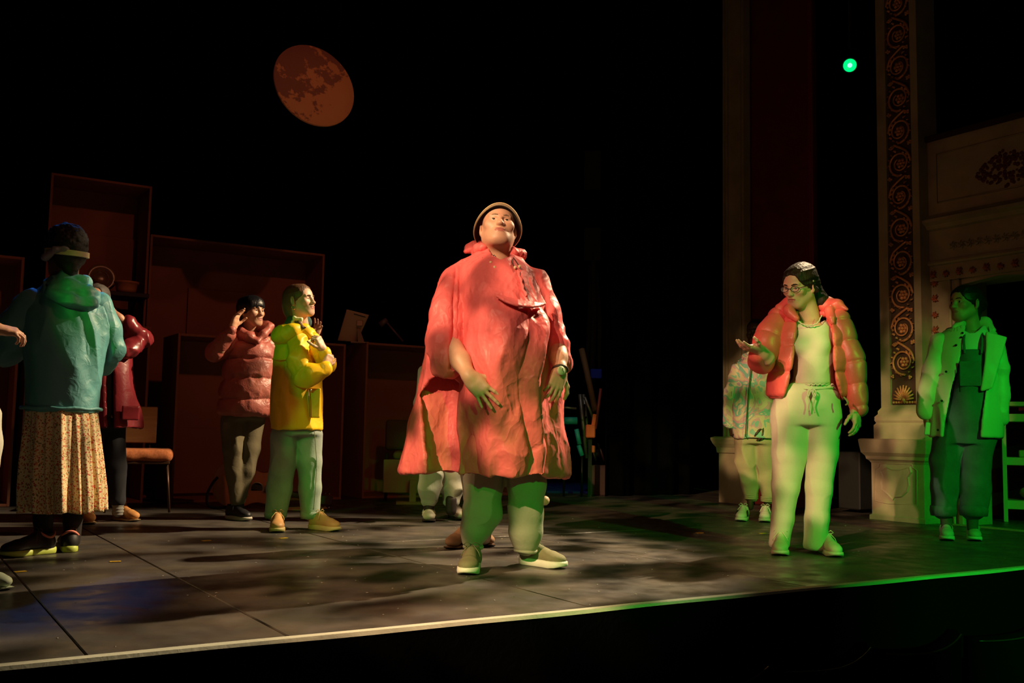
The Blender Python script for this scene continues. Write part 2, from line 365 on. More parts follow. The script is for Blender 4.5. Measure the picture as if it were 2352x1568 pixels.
def fr_head(yaw, pitch, roll=0): return rot(z=yaw) @ rot(x=-pitch) @ rot(y=roll)
def head_mesh(c, R, size, neck, nr=.056, h=.0032, fem=0, fat=0, mouth=0):
    """head, face, ears and neck as one surface, in the person's frame"""
    f = Fld(.015); N = R.T @ ((np.array(neck) - c) / size)
    f.ell((0, .018, .036), (.077, .097, .084)); f.ell((0, -.028, .03), (.068, .062, .07), k=.03)
    f.ell((0, -.035, -.035), (.058 + .008 * fat - .002 * fem, .058, .072), k=.03)
    f.ell((0, -.066, -.091), (.026, .024, .021), k=.03)
    for x in (-1, 1):
        f.cone((x * .05, .0, -.05), (x * .022, -.06, -.09), .022 + .004 * fat, .02, k=.03)
        f.ell((x * .041, -.066, -.018), (.023 + .006 * fat, .02, .021 + .004 * fat), k=.02)
        f.ell((x * .031, -.098, .004), (.02, .016, .0125), k=.014, mode='sub')
        f.cone((x * .012, -.089, .02), (x * .045, -.079, .024), .009 - .002 * fem, .008 - .002 * fem, k=.012)
        f.ell((x * .0315, -.0775, .003), (.0155, .0135, .0125), k=.004)
        f.ell((x * .0315, -.093, .0018), (.0138, .012, .005), k=.002, mode='sub')
        f.ell((x * .011, -.1, -.031), (.009, .01, .0085), k=.006)
        f.ell((x * .0065, -.108, -.0405), (.0042, .007, .004), k=.002, mode='sub')
        f.ell((x * .08, .012, -.002), (.009, .02, .033), rot(x=-12, z=x * 22), k=.006)
        f.ell((x * .088, .008, .0), (.006, .011, .02), rot(x=-12, z=x * 22), k=.004, mode='sub')
        f.ell((x * .078, .004, -.03), (.007, .009, .011), k=.005)
    f.cone((0, -.088, .016), (0, -.106, -.026), .0085, .0115 - .001 * fem, k=.011); f.ell((0, -.109, -.03), (.0115, .011, .0095), k=.008)
    f.ell((0, -.074, -.06), (.032, .024, .027), k=.015)
    f.ell((0, -.0955, -.0555), (.024, .0085, .0055 + .001 * fem), k=.004); f.ell((0, -.0935, -.0665), (.02, .009, .0065 + .001 * fem), k=.004)
    f.ell((0, -.104, -.061), (.024, .01, .0016 + .003 * mouth), k=.003, mode='sub')
    if fat: f.ell((0, -.03, -.084), (.048, .042, .024), k=.03)
    a = np.array((0, .025, -.05)); f.cone(a, N, nr * .98, nr * 1.1, k=.03)
    V, Q = f.mesh(h); V = relax(V, Q, 1); cc = V[Q].mean(1)
    lip = (cc[:, 1] < -.084) & ((cc[:, 0] / .0245) ** 2 + ((cc[:, 2] + .0615) / .0105) ** 2 < 1)
    return c + size * (V @ R.T), Q, lip.astype(np.int32)
def hair_fld(top=.072, temple=.052, ear=.03, side=-.03, nape=-.06, back=1.0, low=-.1, widen=0):
    f = Fld(.012); f.ell((0, .03, .043), (.084 + widen, .102 * back, .086)); f.ell((0, -.024, .036), (.0735 + widen, .07, .078), k=.03)
    f.cone((0, .07, .0), (0, .085, nape), .06, .035, k=.03)
    f.prism([(-.062, -.25), (.062, -.25), (.072, ear - .03), (temple + .006, ear), (temple - .006, top - .02), (temple * .6, top), (0, top + .004), (-temple * .6, top), (-temple + .006, top - .02), (-temple - .006, ear), (-.072, ear - .03)], -.3, side, k=.006)
    f.box((0, -.1, low - .11), (.2, .13, .1), None, .01, k=.01, mode='sub'); return f
def eyes(par, c, R, size, look=(0, 0), iris=None, brow=None, browlift=0, closed=0):
    for x in (-1, 1):
        b = MB(); Re = R @ rot(z=look[0]) @ rot(x=-look[1]) @ rot(x=90); n = 14; prof = [(.0122 * math.sin(a), .0122 * math.cos(a)) for a in np.linspace(0.001, PI, 15)]
        b.lathe([(r * size, z * size) for r, z in prof], c + size * (R @ np.array((x * .0315, -.0775, .003))), Re, n)
        o = b.build('eye', None, par); o.data.materials.append(M_white); o.data.materials.append(iris or M_iris)
        for i, pl in enumerate(o.data.polygons): pl.material_index = 1 if i // n < 3 else 0
        if brow is not None:
            t = MB(); pts = [c + size * (R @ np.array(q)) for q in ((x * .013, -.1, .0205 + browlift), (x * .025, -.0975, .0245 + browlift), (x * .037, -.091, .0245 + browlift), (x * .049, -.079, .0175 + browlift))]
            t.tube(pts, [.0024 * size, .0036 * size, .003 * size, .0014 * size], 6); t.build('eyebrow', brow, par)
def hand_mesh(wrist, fdir, back, elbow, thumb=1, size=1., curl=(15, 20, 25, 30), tcurl=20, spread=7, fr=.036, er=.045, h=.0032):
    """palm, four fingers and thumb plus the forearm as one surface. fdir: wrist to knuckles, back: normal of the back of the hand, thumb +1/-1: side"""
    Y = np.array(fdir, float); Y /= np.linalg.norm(Y); Z = np.array(back, float); Z -= Y * (Z @ Y); Z /= np.linalg.norm(Z); X = np.cross(Y, Z) * thumb
    R = np.stack([X, Y, Z], 1); w0 = np.array(wrist, float); f = Fld(.006)
    L = lambda p: (R.T @ ((np.array(p) - w0) / size)) if abs(np.linalg.det(R) - 1) < .1 else np.linalg.inv(R) @ ((np.array(p) - w0) / size)
    f.box((.0, .052, .0), (.038, .044, .013), None, .012, k=.01); f.cone((0, -.01, 0), (.012, .04, -.003), .024, .017, k=.02); f.cone((0, -.01, 0), (-.018, .045, -.002), .022, .015, k=.02)
    f.cone((.022, .015, -.008), (.03, .055, -.01), .019, .014, k=.015)
    xs = (.029, .0095, -.0105, -.029); ln = (.072, .08, .074, .058); r0 = (.0092, .0094, .0088, .0078)
    for i in range(4):
        p = np.array((xs[i], .093 - .006 * (i in (0,)) - .012 * (i == 3), .0)); sp = rad((1.5 - i) * spread); cu = 0.; f.cone((xs[i] * .75, .05, 0), p, .013, r0[i] + .001, k=.008)
        for j, (fl, rr) in enumerate(((.45, 1), (.3, .92), (.25, .82))):
            cu += rad(curl[i] * (.8, 1.1, .7)[j]); d = np.array((math.sin(sp) * math.cos(cu), math.cos(sp) * math.cos(cu), -math.sin(cu))); q = p + d * ln[i] * fl
            f.cone(p, q, r0[i] * rr, r0[i] * rr * .92, k=.003); p = q
    p = np.array((.034, .025, -.008)); a = rad(52 - tcurl * .4); cz = rad(12)
    for fl, rr in ((.042, .0125), (.032, .0105), (.026, .0092)):
        d = np.array((math.sin(a) * math.cos(cz), math.cos(a) * math.cos(cz), -math.sin(cz))); q = p + d * fl; f.cone(p, q, rr, rr * .9, k=.008); p = q; a -= rad(tcurl); cz += rad(10)
    if elbow is not None:
        e = L(elbow); f.chain([(0, 0, 0), e * .45, e], [.0265, fr, er], k=.02, flat=None)
    V, Q = f.mesh(h); V = relax(V, Q, 1); V = w0 + size * (V @ R.T)
    if np.linalg.det(R) < 0: Q = Q[:, ::-1]
    return V, Q
def shoe(P, heel, toe, w, mu, ms, ml=None, name='shoe', high=.0, velcro=0, z0=0., h=.0045, stripe=None, stz=.028, label=None, chunky=1., collar=None):
    """sneaker standing on the floor: upper, sole, laces; heel and toe are floor points in the person's frame"""
    heel = np.array((heel[0], heel[1], 0.)); toe = np.array((toe[0], toe[1], 0.)); d = toe - heel; Ln = np.linalg.norm(d)
    if Ln > .3: heel = toe - d / Ln * .29; d = toe - heel; Ln = .29
    a = math.atan2(d[1], d[0]) - PI / 2
    s = Ln / .29; k = w / .1; Rz = np.array(Matrix.Rotation(a, 3, 'Z')); T = lambda V: heel + np.array((0, 0, z0)) + (np.asarray(V) * np.array((s * k, s, s))) @ Rz.T
    f = Fld(.02); f.ell((0, .225, .042), (.044, .062, .032)); f.ell((0, .05, .05), (.034, .047, .052)); f.cone((0, .055, .055), (0, .2, .05), .038, .034)
    f.cone((0, .05, .05), (0, .052, .092 + high), .037, .035); f.cone((0, .1, .095), (0, .16, .07), .022, .022)
    f.cone((0, .05, .15 + high), (0, .055, .075), .029, .026, k=.004, mode='sub'); f.box((0, .14, -.02), (.2, .3, .034), None, .001, k=0, mode='sub')
    V, Q = f.mesh(h); V = relax(V, Q, 1)
    o = link(name, mesh_arr(name, T(V), Q), P.e, mu)
    if label: o['label'] = label
    yy = [-.002, .012, .04, .08, .13, .18, .22, .255, .278, .291]; ww = [.012, .028, .037, .037, .036, .042, .047, .043, .032, .012]
    ring = [(x, y) for x, y in zip(ww, yy)] + [(-x, y) for x, y in list(zip(ww, yy))[::-1]]; n = len(ring); b = MB(); lev = [(0, .93), (.004, 1), (stz * .5 * chunky, 1.03), (stz * chunky, 1.0), (stz * chunky + .002, .9)]
    V = [(x * q * 1.02, (y - .145) * (1 + (q - 1) * .4) + .145, z + (.012 * max(0, (y - .24) / .05) if z < .01 else .004 * max(0, (.05 - y) / .05))) for z, q in lev for x, y in ring]
    F = [(i * n + j, i * n + (j + 1) % n, (i + 1) * n + (j + 1) % n, (i + 1) * n + j) for i in range(len(lev) - 1) for j in range(n)] + [tuple(range(n))[::-1], tuple(range((len(lev) - 1) * n, len(lev) * n))]
    b.add(T(V), F, True); b.build('sole', ms, o)
    if ml:
        b = MB()
        if velcro:
            for y, z in ((.115, .101), (.165, .088)):
                pts = [(-.045, y + .01, z - .045), (-.036, y + .006, z - .02), (-.018, y, z - .003), (0, y, z), (.018, y, z - .003), (.036, y - .006, z - .02), (.045, y - .01, z - .045)]
                for q in (-.008, 0, .008): b.tube(T([(p[0], p[1] + q, p[2] - q * .3) for p in pts]), .005, 6)
            b.build('strap', ml, o)
        else:
            for i in range(5):
                y = .095 + .023 * i; z = .117 - .011 * i; x = .02 - .001 * i
                b.tube(T([(-x, y + .008, z - .012), (-x * .5, y + .004, z - .002), (0, y, z), (x * .5, y + .004, z - .002), (x, y + .008, z - .012)]), .0028 * s, 5)
                b.tube(T([(-x, y + .008, z - .012), (0, y + .013, z), (x, y + .024, z - .02)]), .0024 * s, 5)
            for x in (-1, 1):
                b.tube(T([(0, .092, .121), (x * .018, .1, .135), (x * .036, .094, .122), (x * .022, .09, .115), (0, .092, .12)]), .0026 * s, 5)
                b.tube(T([(0, .092, .121), (x * .014, .11, .116), (x * .035, .125, .09), (x * .042, .13, .07)]), .0024 * s, 5)
            b.build('lace', ml, o)
    if collar: MB().tube(T([(.037 * math.cos(a), .052 + .04 * math.sin(a), .098 - .012 * math.cos(2 * a)) for a in np.linspace(0, 2 * PI, 25)[:-1]]), .0065, 6, closed=True).build('ankle_collar', collar, o)
    if stripe:
        b = MB()
        for x in (-1, 1):
            for i in range(3):
                y = .115 + .026 * i; b.tube(T([(x * .0385, y, .083 - i * .004), (x * .043, y + .012, .055), (x * .044, y + .02, .035)]), .0045, 5)
        b.build('stripe', stripe, o)
    return o
def undertorso(rows, legs=(), arms=(), h=.014):
    """the hidden, clothed stretch of the body"""
    f = Fld(.04); f.stack(rows, rnd=.05)
    for pts, rr in list(legs): f.chain(pts, [r * .78 for r in rr])
    for pts, rr in list(arms): f.chain(pts, [r * .85 for r in rr])
    V, Q = f.mesh(h); return relax(V, Q, 2), Q
def lace_tube(name, pts, r, m, par, n=6, **k): return MB().tube(pts, r, n).build(name, m, par, **k)
def smooth_pts(P, n=4):
    P = [np.array(p, float) for p in P]; out = []
    for i in range(len(P) - 1):
        p0, p1, p2, p3 = P[max(i - 1, 0)], P[i], P[i + 1], P[min(i + 2, len(P) - 1)]
        for t in np.arange(n) / n: out.append(.5 * (2 * p1 + (p2 - p0) * t + (2 * p0 - 5 * p1 + 4 * p2 - p3) * t * t + (3 * p1 - p0 - 3 * p2 + p3) * t ** 3))
    return out + [P[-1]]
# ------------------------------------------------------------------ the stage
m_floor = mat('stage_floor_paint', (.092, .079, .062), .42, bump=.0016, bs=9, col2=(.055, .05, .048), vs_=3.2, spec=.35)
nt, N, L, b = nodes(m_floor)      # scuffs and dust on the painted boards
n = N.new('ShaderNodeTexNoise'); n.inputs['Scale'].default_value = 7; n.inputs['Detail'].default_value = 8; r = N.new('ShaderNodeMapRange'); r.inputs[1].default_value = .35; r.inputs[2].default_value = .7; r.inputs[3].default_value = .3; r.inputs[4].default_value = .62
L.new(N['Texture Coordinate'].outputs['Object'], n.inputs[0]); L.new(n.outputs[0], r.inputs[0]); L.new(r.outputs[0], b.inputs['Roughness'])
m_black = mat('black_cloth', (.003, .003, .003), .95, bump=.004, bs=30, spec=0); m_drape = mat('black_drape', (.004, .004, .004), .95, spec=.05)
m_tape = mat('edge_tape', (.6, .62, .5), .6, bump=.001, bs=40, var=.15)
fl = empty('floor', (0, 0, 0), kind='structure')
UU = sorted([-4.71] + [-1.66 + 1.22 * k for k in range(-5, 6)]); VV = [0, 2.44, 4.88, 7.32, 9.76, 12.2]
def P2(u, v, z): return W(u, v, z)
for j in range(len(VV) - 1):
    for i in range(len(UU) - 1):
        if UU[i + 1] - UU[i] > 1.3: continue
        u0, u1, v0, v1 = UU[i] + .003, UU[i + 1] - .003, VV[j] + .003, VV[j + 1] - .003; dz = random.uniform(-.0012, .0006); c = .003
        V = [P2(u0, v0, -.03), P2(u1, v0, -.03), P2(u1, v1, -.03), P2(u0, v1, -.03), P2(u0, v0, dz - c), P2(u1, v0, dz - c), P2(u1, v1, dz - c), P2(u0, v1, dz - c), P2(u0 + c, v0 + c, dz), P2(u1 - c, v0 + c, dz), P2(u1 - c, v1 - c, dz), P2(u0 + c, v1 - c, dz)]
        MB().add(V, [(0, 3, 2, 1), (0, 1, 5, 4), (1, 2, 6, 5), (2, 3, 7, 6), (3, 0, 4, 7), (4, 5, 9, 8), (5, 6, 10, 9), (6, 7, 11, 10), (7, 4, 8, 11), (8, 9, 10, 11)]).build('floor_panel', m_floor, fl)
def sbox(mb, u0, u1, v0, v1, z0, z1, bev=0):
    mb.box(W((u0 + u1) / 2, (v0 + v1) / 2, (z0 + z1) / 2), (abs(u1 - u0) / 2, abs(v1 - v0) / 2, abs(z1 - z0) / 2), np.array(Matrix.Rotation(SROT, 3, 'Z')), bev); return mb
b = MB(); sbox(b, -9.2, 6.2, .02, 12.3, -.12, -.031); b.build('subfloor', m_black, fl)
b = MB(); sbox(b, -9.2, 6.2, -.002, .025, -1.1, -.006); tag(b.build('trim_1', m_black), kind='structure')
# slightly wavy pale tape along the front lip
b = MB(); V = []; F = []; us_ = np.linspace(-8.2, 3.2, 120)
for i, u in enumerate(us_):
    q = .003 * math.sin(u * 2.3) + .0025 * math.sin(u * 7.1 + 1); V += [P2(u, -.006, -.010 + q * .5), P2(u, .001, .0015), P2(u, .036 + q, .0022), P2(u, .036 + q, -.004)]
    if i: a = 4 * (i - 1); F += [(a, a + 4, a + 5, a + 1), (a + 1, a + 5, a + 6, a + 2), (a + 2, a + 6, a + 7, a + 3)]
b.add(V, F); tag(b.build('trim_2', m_tape), kind='structure')
# auditorium floor and back wall of the stage
b = MB(); sbox(b, -9, 6.2, -6, .0, -1.2, -1.1); tag(b.build('auditorium_floor', mat('dark_carpet', (.012, .01, .01), .9, bump=.004, bs=60)), kind='structure')
b = MB(); sbox(b, -9.2, 6.2, 12.3, 12.5, -.1, 11.5); tag(b.build('wall_back', m_black), kind='structure')
b = MB(); sbox(b, 6.2, 6.4, 3.0, 12.5, -.1, 11.5); tag(b.build('wall_wing', m_black), kind='structure')
b = MB(); sbox(b, -9.4, -9.2, -.5, 12.5, -.1, 11.5); tag(b.build('wall_left', m_black), kind='structure')
b = MB(); sbox(b, -9.4, 6.4, -6, 12.6, 11.5, 11.6); tag(b.build('ceiling', m_black), kind='structure')
# pleated black drapes
def drape(name, p0, p1, z0, z1, per, amp, m, seed=0, nz=6, **k):
    p0, p1 = np.array(p0, float), np.array(p1, float); Ln = np.linalg.norm(p1 - p0); d = (p1 - p0) / Ln; nn = np.array((-d[1], d[0], 0)); n = int(Ln / per * 12); V = []; Q = []
    X = np.linspace(0, Ln, n); 
    for j in range(nz):
        z = z0 + (z1 - z0) * j / (nz - 1); a = amp * (1 - .35 * j / (nz - 1))
        ph = 2 * PI * X / per + 1.3 * np.sin(X * 1.7 + seed) + .25 * math.sin(j * 1.1); off = a * np.sin(ph) + .4 * a * np.sin(2.3 * ph + seed)
        V.append(p0 + d * X[:, None] + nn * off[:, None] + np.array((0, 0, z)))
    V = np.concatenate(V); i = np.arange(n - 1); Q = np.concatenate([np.stack([j * n + i, j * n + i + 1, (j + 1) * n + i + 1, (j + 1) * n + i], 1) for j in range(nz - 1)])
    o = link(name, mesh_arr(name, V, Q), None, m); sd = o.modifiers.new('cloth', 'SOLIDIFY'); sd.thickness = .006; return tag(o, **k)
drape('black_drape', W(-9, 9.3), W(-1.2, 9.3), -.0, 10.8, .32, .07, m_drape, 1, label='wide pleated black backcloth hanging behind the orange moon disc', cat='drape')
drape('black_drape', W(1.45, 5.6), W(2.7, 5.6), 0, 10.8, .3, .06, m_drape, 3, label='black masking leg hanging between the backstage gap and the cream pillar', cat='drape')
drape('black_drape', W(-1.0, 11.2), W(4.4, 11.2), 0, 10.8, .3, .06, m_drape, 5, label='far black backcloth behind the dark backstage gap', cat='drape')
# ------------------------------------------------------------------ side wall of the proscenium
m_cream = mat('cream_plaster', (.42, .36, .22), .6, bump=.0015, bs=12, var=.25, vs_=4); m_gilt = mat('gilt_plaster', (.85, .38, .15), .42, metal=.15, bump=.002, bs=60, var=.4, vs_=25)
m_gback = mat('brown_panel', (.07, .04, .022), .7, bump=.001, bs=40); m_red = mat('dark_red_paint', (.16, .012, .012), .7, bump=.0008, bs=25, var=.2)
RS = np.array(Matrix.Rotation(SROT, 3, 'Z'))
def profile_ring(mb, u0, u1, v0, v1, prof):      # moulded block: prof = [(out, z)...] around a rectangle
    V = []; F = []
    for o, z in prof: V += [W(u0 - o, v0 - o, z), W(u1 + o, v0 - o, z), W(u1 + o, v1 + o, z), W(u0 - o, v1 + o, z)]
    for i in range(len(prof) - 1):
        for k in range(4): F.append((i * 4 + k, i * 4 + (k + 1) % 4, (i + 1) * 4 + (k + 1) % 4, (i + 1) * 4 + k))
    F += [(0, 1, 2, 3), tuple(4 * (len(prof) - 1) + k for k in (3, 2, 1, 0))]; mb.add(V, F); return mb
uA = 1.86      # near pillar: face plane
pa = on_u(2002, 1100, uA)[1]; pb = on_u(2122, 1100, uA)[1]; v0, v1 = pb, pa; g = np.mean([v0, v1])
def zu(px, py, u): return on_u(px, py, u)[2]
def vu(px, py, u): return on_u(px, py, u)[1]
nearp = empty('ornate_pillar', W(uA + .2, g, 0), SROT, label='cream pillar with gilt scroll carving on a shield-carved pedestal', cat='pillar')
def under(o, e):      # give a world-space mesh to an Empty
    o.parent = e; bpy.context.view_layer.update(); o.matrix_parent_inverse = e.matrix_world.inverted(); return o
zc = zu(2060, 1010, uA); zcap = zu(2060, 1040, uA)
b = MB(); profile_ring(b, uA, uA + .25, v0, v1, [(.015, 0), (.015, .035), (0, .045), (0, zcap - .09), (.012, zcap - .07), (.03, zcap - .055), (.035, zcap - .03), (.06, zcap), (.072, zc - .03), (.075, zc), (.06, zc + .008)]); under(b.build('pedestal', m_cream), nearp)
zb = zu(2060, 935, uA); sv0, sv1 = vu(2118, 800, uA + .05), vu(2022, 800, uA + .05)
b = MB(); profile_ring(b, uA + .05, uA + .25, sv0, sv1, [(.045, zc), (.045, zc + .12), (.03, zc + .14), (.04, zc + .16), (.04, zc + .19), (.02, zc + .215), (.02, zb - .03), (.0, zb)]); under(b.build('pillar_base', m_cream), nearp)
cv0, cv1 = vu(2098, 600, uA + .05), vu(2040, 600, uA + .05)
b = MB(); sbox(b, uA + .05, uA + .3, sv0, cv0, zb, 6.2); sbox(b, uA + .05, uA + .3, cv1, sv1, zb, 6.2); sbox(b, uA + .05, uA + .3, cv0, cv1, zb, zb + .02); under(b.build('shaft', m_cream), nearp)
b = MB(); sbox(b, uA + .075, uA + .3, cv0, cv1, zb + .02, 6.2); under(b.build('carved_panel_back', m_gback), nearp)
# gilt scrolls: one mesh per handedness, shared by every repeat
cw = abs(cv1 - cv0); cm = (cv0 + cv1) / 2; R_ = cw * .44
def wall_local(mb, name, m): return mb.build(name, m)
def spiral(sg):
    b = MB(); pts = []; rr = []
    for t in np.linspace(0, 1, 34):
        a = PI / 2 * 2.9 + t * 2 * PI * 1.45; r = R_ * (1.0 - .62 * t); pts.append((-.012, sg * r * math.cos(a), r * math.sin(a))); rr.append(.009 * (1 - .5 * t) + .0015)
    b.tube(pts, rr, 6)
    # connecting stem and acanthus leaves
    b.tube(smooth_pts([(-.01, sg * R_ * .5, R_ * 1.55), (-.012, -sg * R_ * .2, R_ * 1.15), (-.014, -sg * R_ * .75, R_ * .7), (-.012, -sg * R_ * 1.0, 0)], 3), .011, 5)
    for k in range(14):
        a = 1.9 + k * .42; r = R_ * (1.06 - .018 * k); c = np.array((-.012, -sg * r * math.cos(a) * .93, r * math.sin(a) * .95)); L2 = .024 + .014 * (k % 3 == 0)
        dy, dz = -sg * math.cos(a + .9), math.sin(a + .9); n_ = np.array((0, dy, dz)); t_ = np.array((0, -dz, dy))
        b.add([c - t_ * .009, c + n_ * L2 * .5 + t_ * .012 + np.array((-.01, 0, 0)), c + n_ * L2, c + t_ * .009, c + n_ * L2 * .45 + np.array((-.018, 0, 0))], [(0, 4, 1), (1, 4, 2), (2, 4, 3), (3, 4, 0), (0, 1, 2, 3)])
    for k, (y, z) in enumerate(((.8, 1.35), (-.85, 1.45), (.95, -1.1), (-.6, -1.2))):
        c = np.array((-.012, sg * y * R_, z * R_)); 
        for q in range(3): a = q * 2.1 + k; b.lathe([(.001, .012), (.008, .008), (.011, 0)], c + np.array((0, .009 * math.cos(a), .009 * math.sin(a))), rot(y=-90), 6)
    me = b.build('scroll', m_gilt).data; return me
def rosette(r):
    b = MB(); b.lathe([(.001, .02), (r * .2, .017), (r * .25, .004)], (0, 0, 0), rot(y=-90), 8)
    for k in range(6):
        a = k * PI / 3; b.lathe([(.001, .014), (r * .22, .011), (r * .3, .0)], (0, r * .55 * math.cos(a), r * .55 * math.sin(a)), rot(y=-90), 6)
    return b.build('rosette', m_gilt).data
ms_ = [spiral(1), spiral(-1)]; mr_ = rosette(R_ * .5)
for o in [o for o in bpy.data.objects if o.name in ('scroll', 'scroll.001', 'rosette')]: bpy.data.objects.remove(o)
def put(name, me, par, loc, s=1.):
    o = bpy.data.objects.new(name, me); C.collection.objects.link(o); o.parent = par; o.scale = (s, s, s)
    d = loc - np.array(par.location); R = np.array(Matrix.Rotation(par.rotation_euler[2], 3, 'Z')); o.location = R.T @ d; return o
ys = [605 + 75.3 * k for k in range(-8, 4)]; zz = [zu(2068, y, uA + .05) for y in ys]
pitch_ = (zz[0] - zz[-1]) / 11; z = zz[-1]; k = 0
while z < 5.9:
    sg = k % 2; put('scroll', ms_[sg], nearp, W(uA + .07, cm, z)); put('rosette', mr_, nearp, W(uA + .07, cm + (.006 if sg else -.006), z)); z += pitch_; k += 1
# shell at the foot of the carving
b = MB(); zs = zb + .03
for k in range(11):
    a = PI * (k + .5) / 11; L_ = .105 + .02 * math.sin(a); y, zz_ = math.cos(a), math.sin(a); b.tube([(-.01, 0, .03), (-.02, y * L_ * .5 * .9, .03 + zz_ * L_ * .55), (-.012, y * L_ * .9, .03 + zz_ * L_)], [.006, .011, .007], 6)
for k in range(9): b.lathe([(.001, .015), (.01, .01), (.012, 0)], (0, -cw * .42 + cw * .105 * k, .012), rot(y=-90), 7)
b.lathe([(.001, .03), (.02, .022), (.026, 0)], (0, 0, .03), rot(y=-90), 10)
sh = b.build('shell_ornament', m_gilt); me = sh.data; bpy.data.objects.remove(sh); put('shell_ornament', me, nearp, W(uA + .07, cm, zs))
# pedestal face: sunk panel outline and raised shield
def pface(pts, name, r, out=0.0, closed=True): 
    P = [W(uA - out, *on_u(x, y, uA)[1:]) for x, y in pts]; return under(MB().tube(P, r, 6, closed=closed).build(name, m_cream), nearp)
X0, X1 = 2009, 2107
pface([(2010, 1150), (2010, 1077), (2019, 1072), (2021, 1064), (2095, 1066), (2097, 1074), (2106, 1080), (2106, 1158), (2040, 1156)], 'panel_moulding', .0055)
b = MB(); sp = [(2022, 1080), (2037, 1071), (2050, 1077), (2068, 1078), (2082, 1074), (2093, 1071), (2096, 1084), (2089, 1095), (2091, 1115), (2086, 1130), (2073, 1142), (2057, 1143), (2053, 1150), (2042, 1139), (2025, 1125), (2023, 1105), (2027, 1092)]
P = [np.array(on_u(x, y, uA)) for x, y in sp]; c = np.mean(P, 0); n = len(P)
V = [W(uA + .002, p[1], p[2]) for p in P] + [W(uA - .016, *(c[1:] + (p[1:] - c[1:]) * .95)) for p in P] + [W(uA - .012, *(c[1:] + (p[1:] - c[1:]) * .86)) for p in P]
b.add(V, [(i, (i + 1) % n, n + (i + 1) % n, n + i) for i in range(n)] + [(n + i, n + (i + 1) % n, 2 * n + (i + 1) % n, 2 * n + i) for i in range(n)] + [tuple(range(2 * n, 3 * n))]); under(b.build('shield', m_cream), nearp)
# side wall behind and beyond the pillar
uB = 3.35
b = MB(); sbox(b, uB, uB + .15, -.6, 3.4, 0, 1.02); sw = tag(b.build('wall_right', mat('oxblood_wall', (.14, .012, .012), .6, bump=.001, bs=20)), kind='structure')
for k in range(7):
    b = MB(); v = -.5 + k * .33; sbox(b, uB - .012, uB + .01, v, v + .03, .05, 1.0, .003); under(b.build('wall_batten', MATS['oxblood_wall'], None), sw)
b = MB(); sbox(b, 2.0, 2.06, -.6, sv0 - .1, 0, .012); tag(b.build('baseboard_right', m_cream), kind='structure')
# dark red tormentor, far pillar
uC = 2.16; ra, rb = vu(1873, 900, uC), vu(1707, 900, uC)
b = MB(); sbox(b, uC, uC + .06, ra, rb + .05, 0, 6.2, .01); f = tag(b.build('red_flat', m_red, label='tall dark red flat standing between the two cream pillars', cat='flat'))
b = MB(); sbox(b, uC - .012, uC + .01, ra, ra + .05, 0, 6.2, .004); under(b.build('edge_batten', mat('red_batten', (.2, .02, .018), .6)), f)
uD = 2.02; fa, fb = vu(1706, 700, uD), vu(1657, 700, uD)
far = empty('plain_pillar', W(uD + .1, (fa + fb) / 2, 0), SROT, label='plain fluted cream pillar on a moulded pedestal behind the child', cat='pillar')
zc2 = zu(1670, 1005, uD)
b = MB(); profile_ring(b, uD + .02, uD + .1, fa - .04, fb + .06, [(.0, 0), (.0, zc2 - .16), (.015, zc2 - .15), (.02, zc2 - .1), (.045, zc2 - .06), (.06, zc2 - .02), (.06, zc2), (.03, zc2 + .012)]); under(b.build('pedestal', m_cream), far)
b = MB(); w_ = fb - fa
for (s0, s1, d) in ((0, .08, .0), (.08, .16, .018), (.16, .22, .004), (.22, .78, .02), (.78, .84, .004), (.84, .92, .018), (.92, 1, 0)): sbox(b, uD + .02 + d, uD + .11, fa + w_ * s0, fa + w_ * s1, zc2, 6.2)
under(b.build('shaft', m_cream), far)
# balcony box over the dark doorway
uE = 2.03; bal = empty('balcony_box', W(uE, 1.2, 1.9), SROT, label='cream plaster balcony front with gilt flowers, over the dark doorway at right', cat='balcony')
def zE(px, py, u=uE): return zu(px, py, u)
vl = vu(2120, 500, uE) ; vr = vl - 3.2
z_top, z_cor, z_cor2, z_fr, z_fl = zE(2130, 328), zE(2130, 517), zE(2130, 545), zE(2130, 608), zE(2135, 648)
b = MB(); sbox(b, uE, uE + .5, vr, vl, z_fl, z_top); under(b.build('balcony_wall', m_cream), bal)
b = MB(); V = []; prof = [(0, z_cor - .06), (.03, z_cor - .05), (.05, z_cor - .02), (.09, z_cor), (.09, z_cor + .025), (.05, z_cor + .04), (.02, z_cor + .07), (0, z_cor + .075)]
b.add([W(uE - o, v, z) for v in (vr, vl) for o, z in prof], [(i, i + 1, 8 + i + 1, 8 + i) for i in range(7)] + [tuple(range(8)), tuple(range(15, 7, -1))]); under(b.build('cornice', m_cream), bal)
b = MB(); prof = [(0, z_fr - .02), (.02, z_fr - .015), (.03, z_fr), (.02, z_fr + .02), (0, z_fr + .025)]
b.add([W(uE - o, v, z) for v in (vr, vl) for o, z in prof], [(i, i + 1, 5 + i + 1, 5 + i) for i in range(4)]); under(b.build('frieze_moulding', m_cream), bal)
b = MB(); sbox(b, uE - .04, uE + .5, vr, vl, z_top, z_top + .045, .01); under(b.build('handrail', mat('dark_velvet', (.03, .006, .006), .9)), bal)
pv = vl - .14
b = MB(); P = [W(uE - .002, v, z) for v, z in ((pv, z_cor + .17), (pv, z_top - .12), (pv - 1.35, z_top - .12), (pv - 1.35, z_cor + .17))]; b.tube(P, .008, 6, closed=True); under(b.build('panel_moulding', m_cream), bal)
m_cart = mat('dark_gilt_flowers', (.12, .03, .022), .6, bump=.002, bs=50)
b = MB(); cvE, czE = vu(2312, 385, uE), zE(2312, 385); rnd_ = random.Random(3)
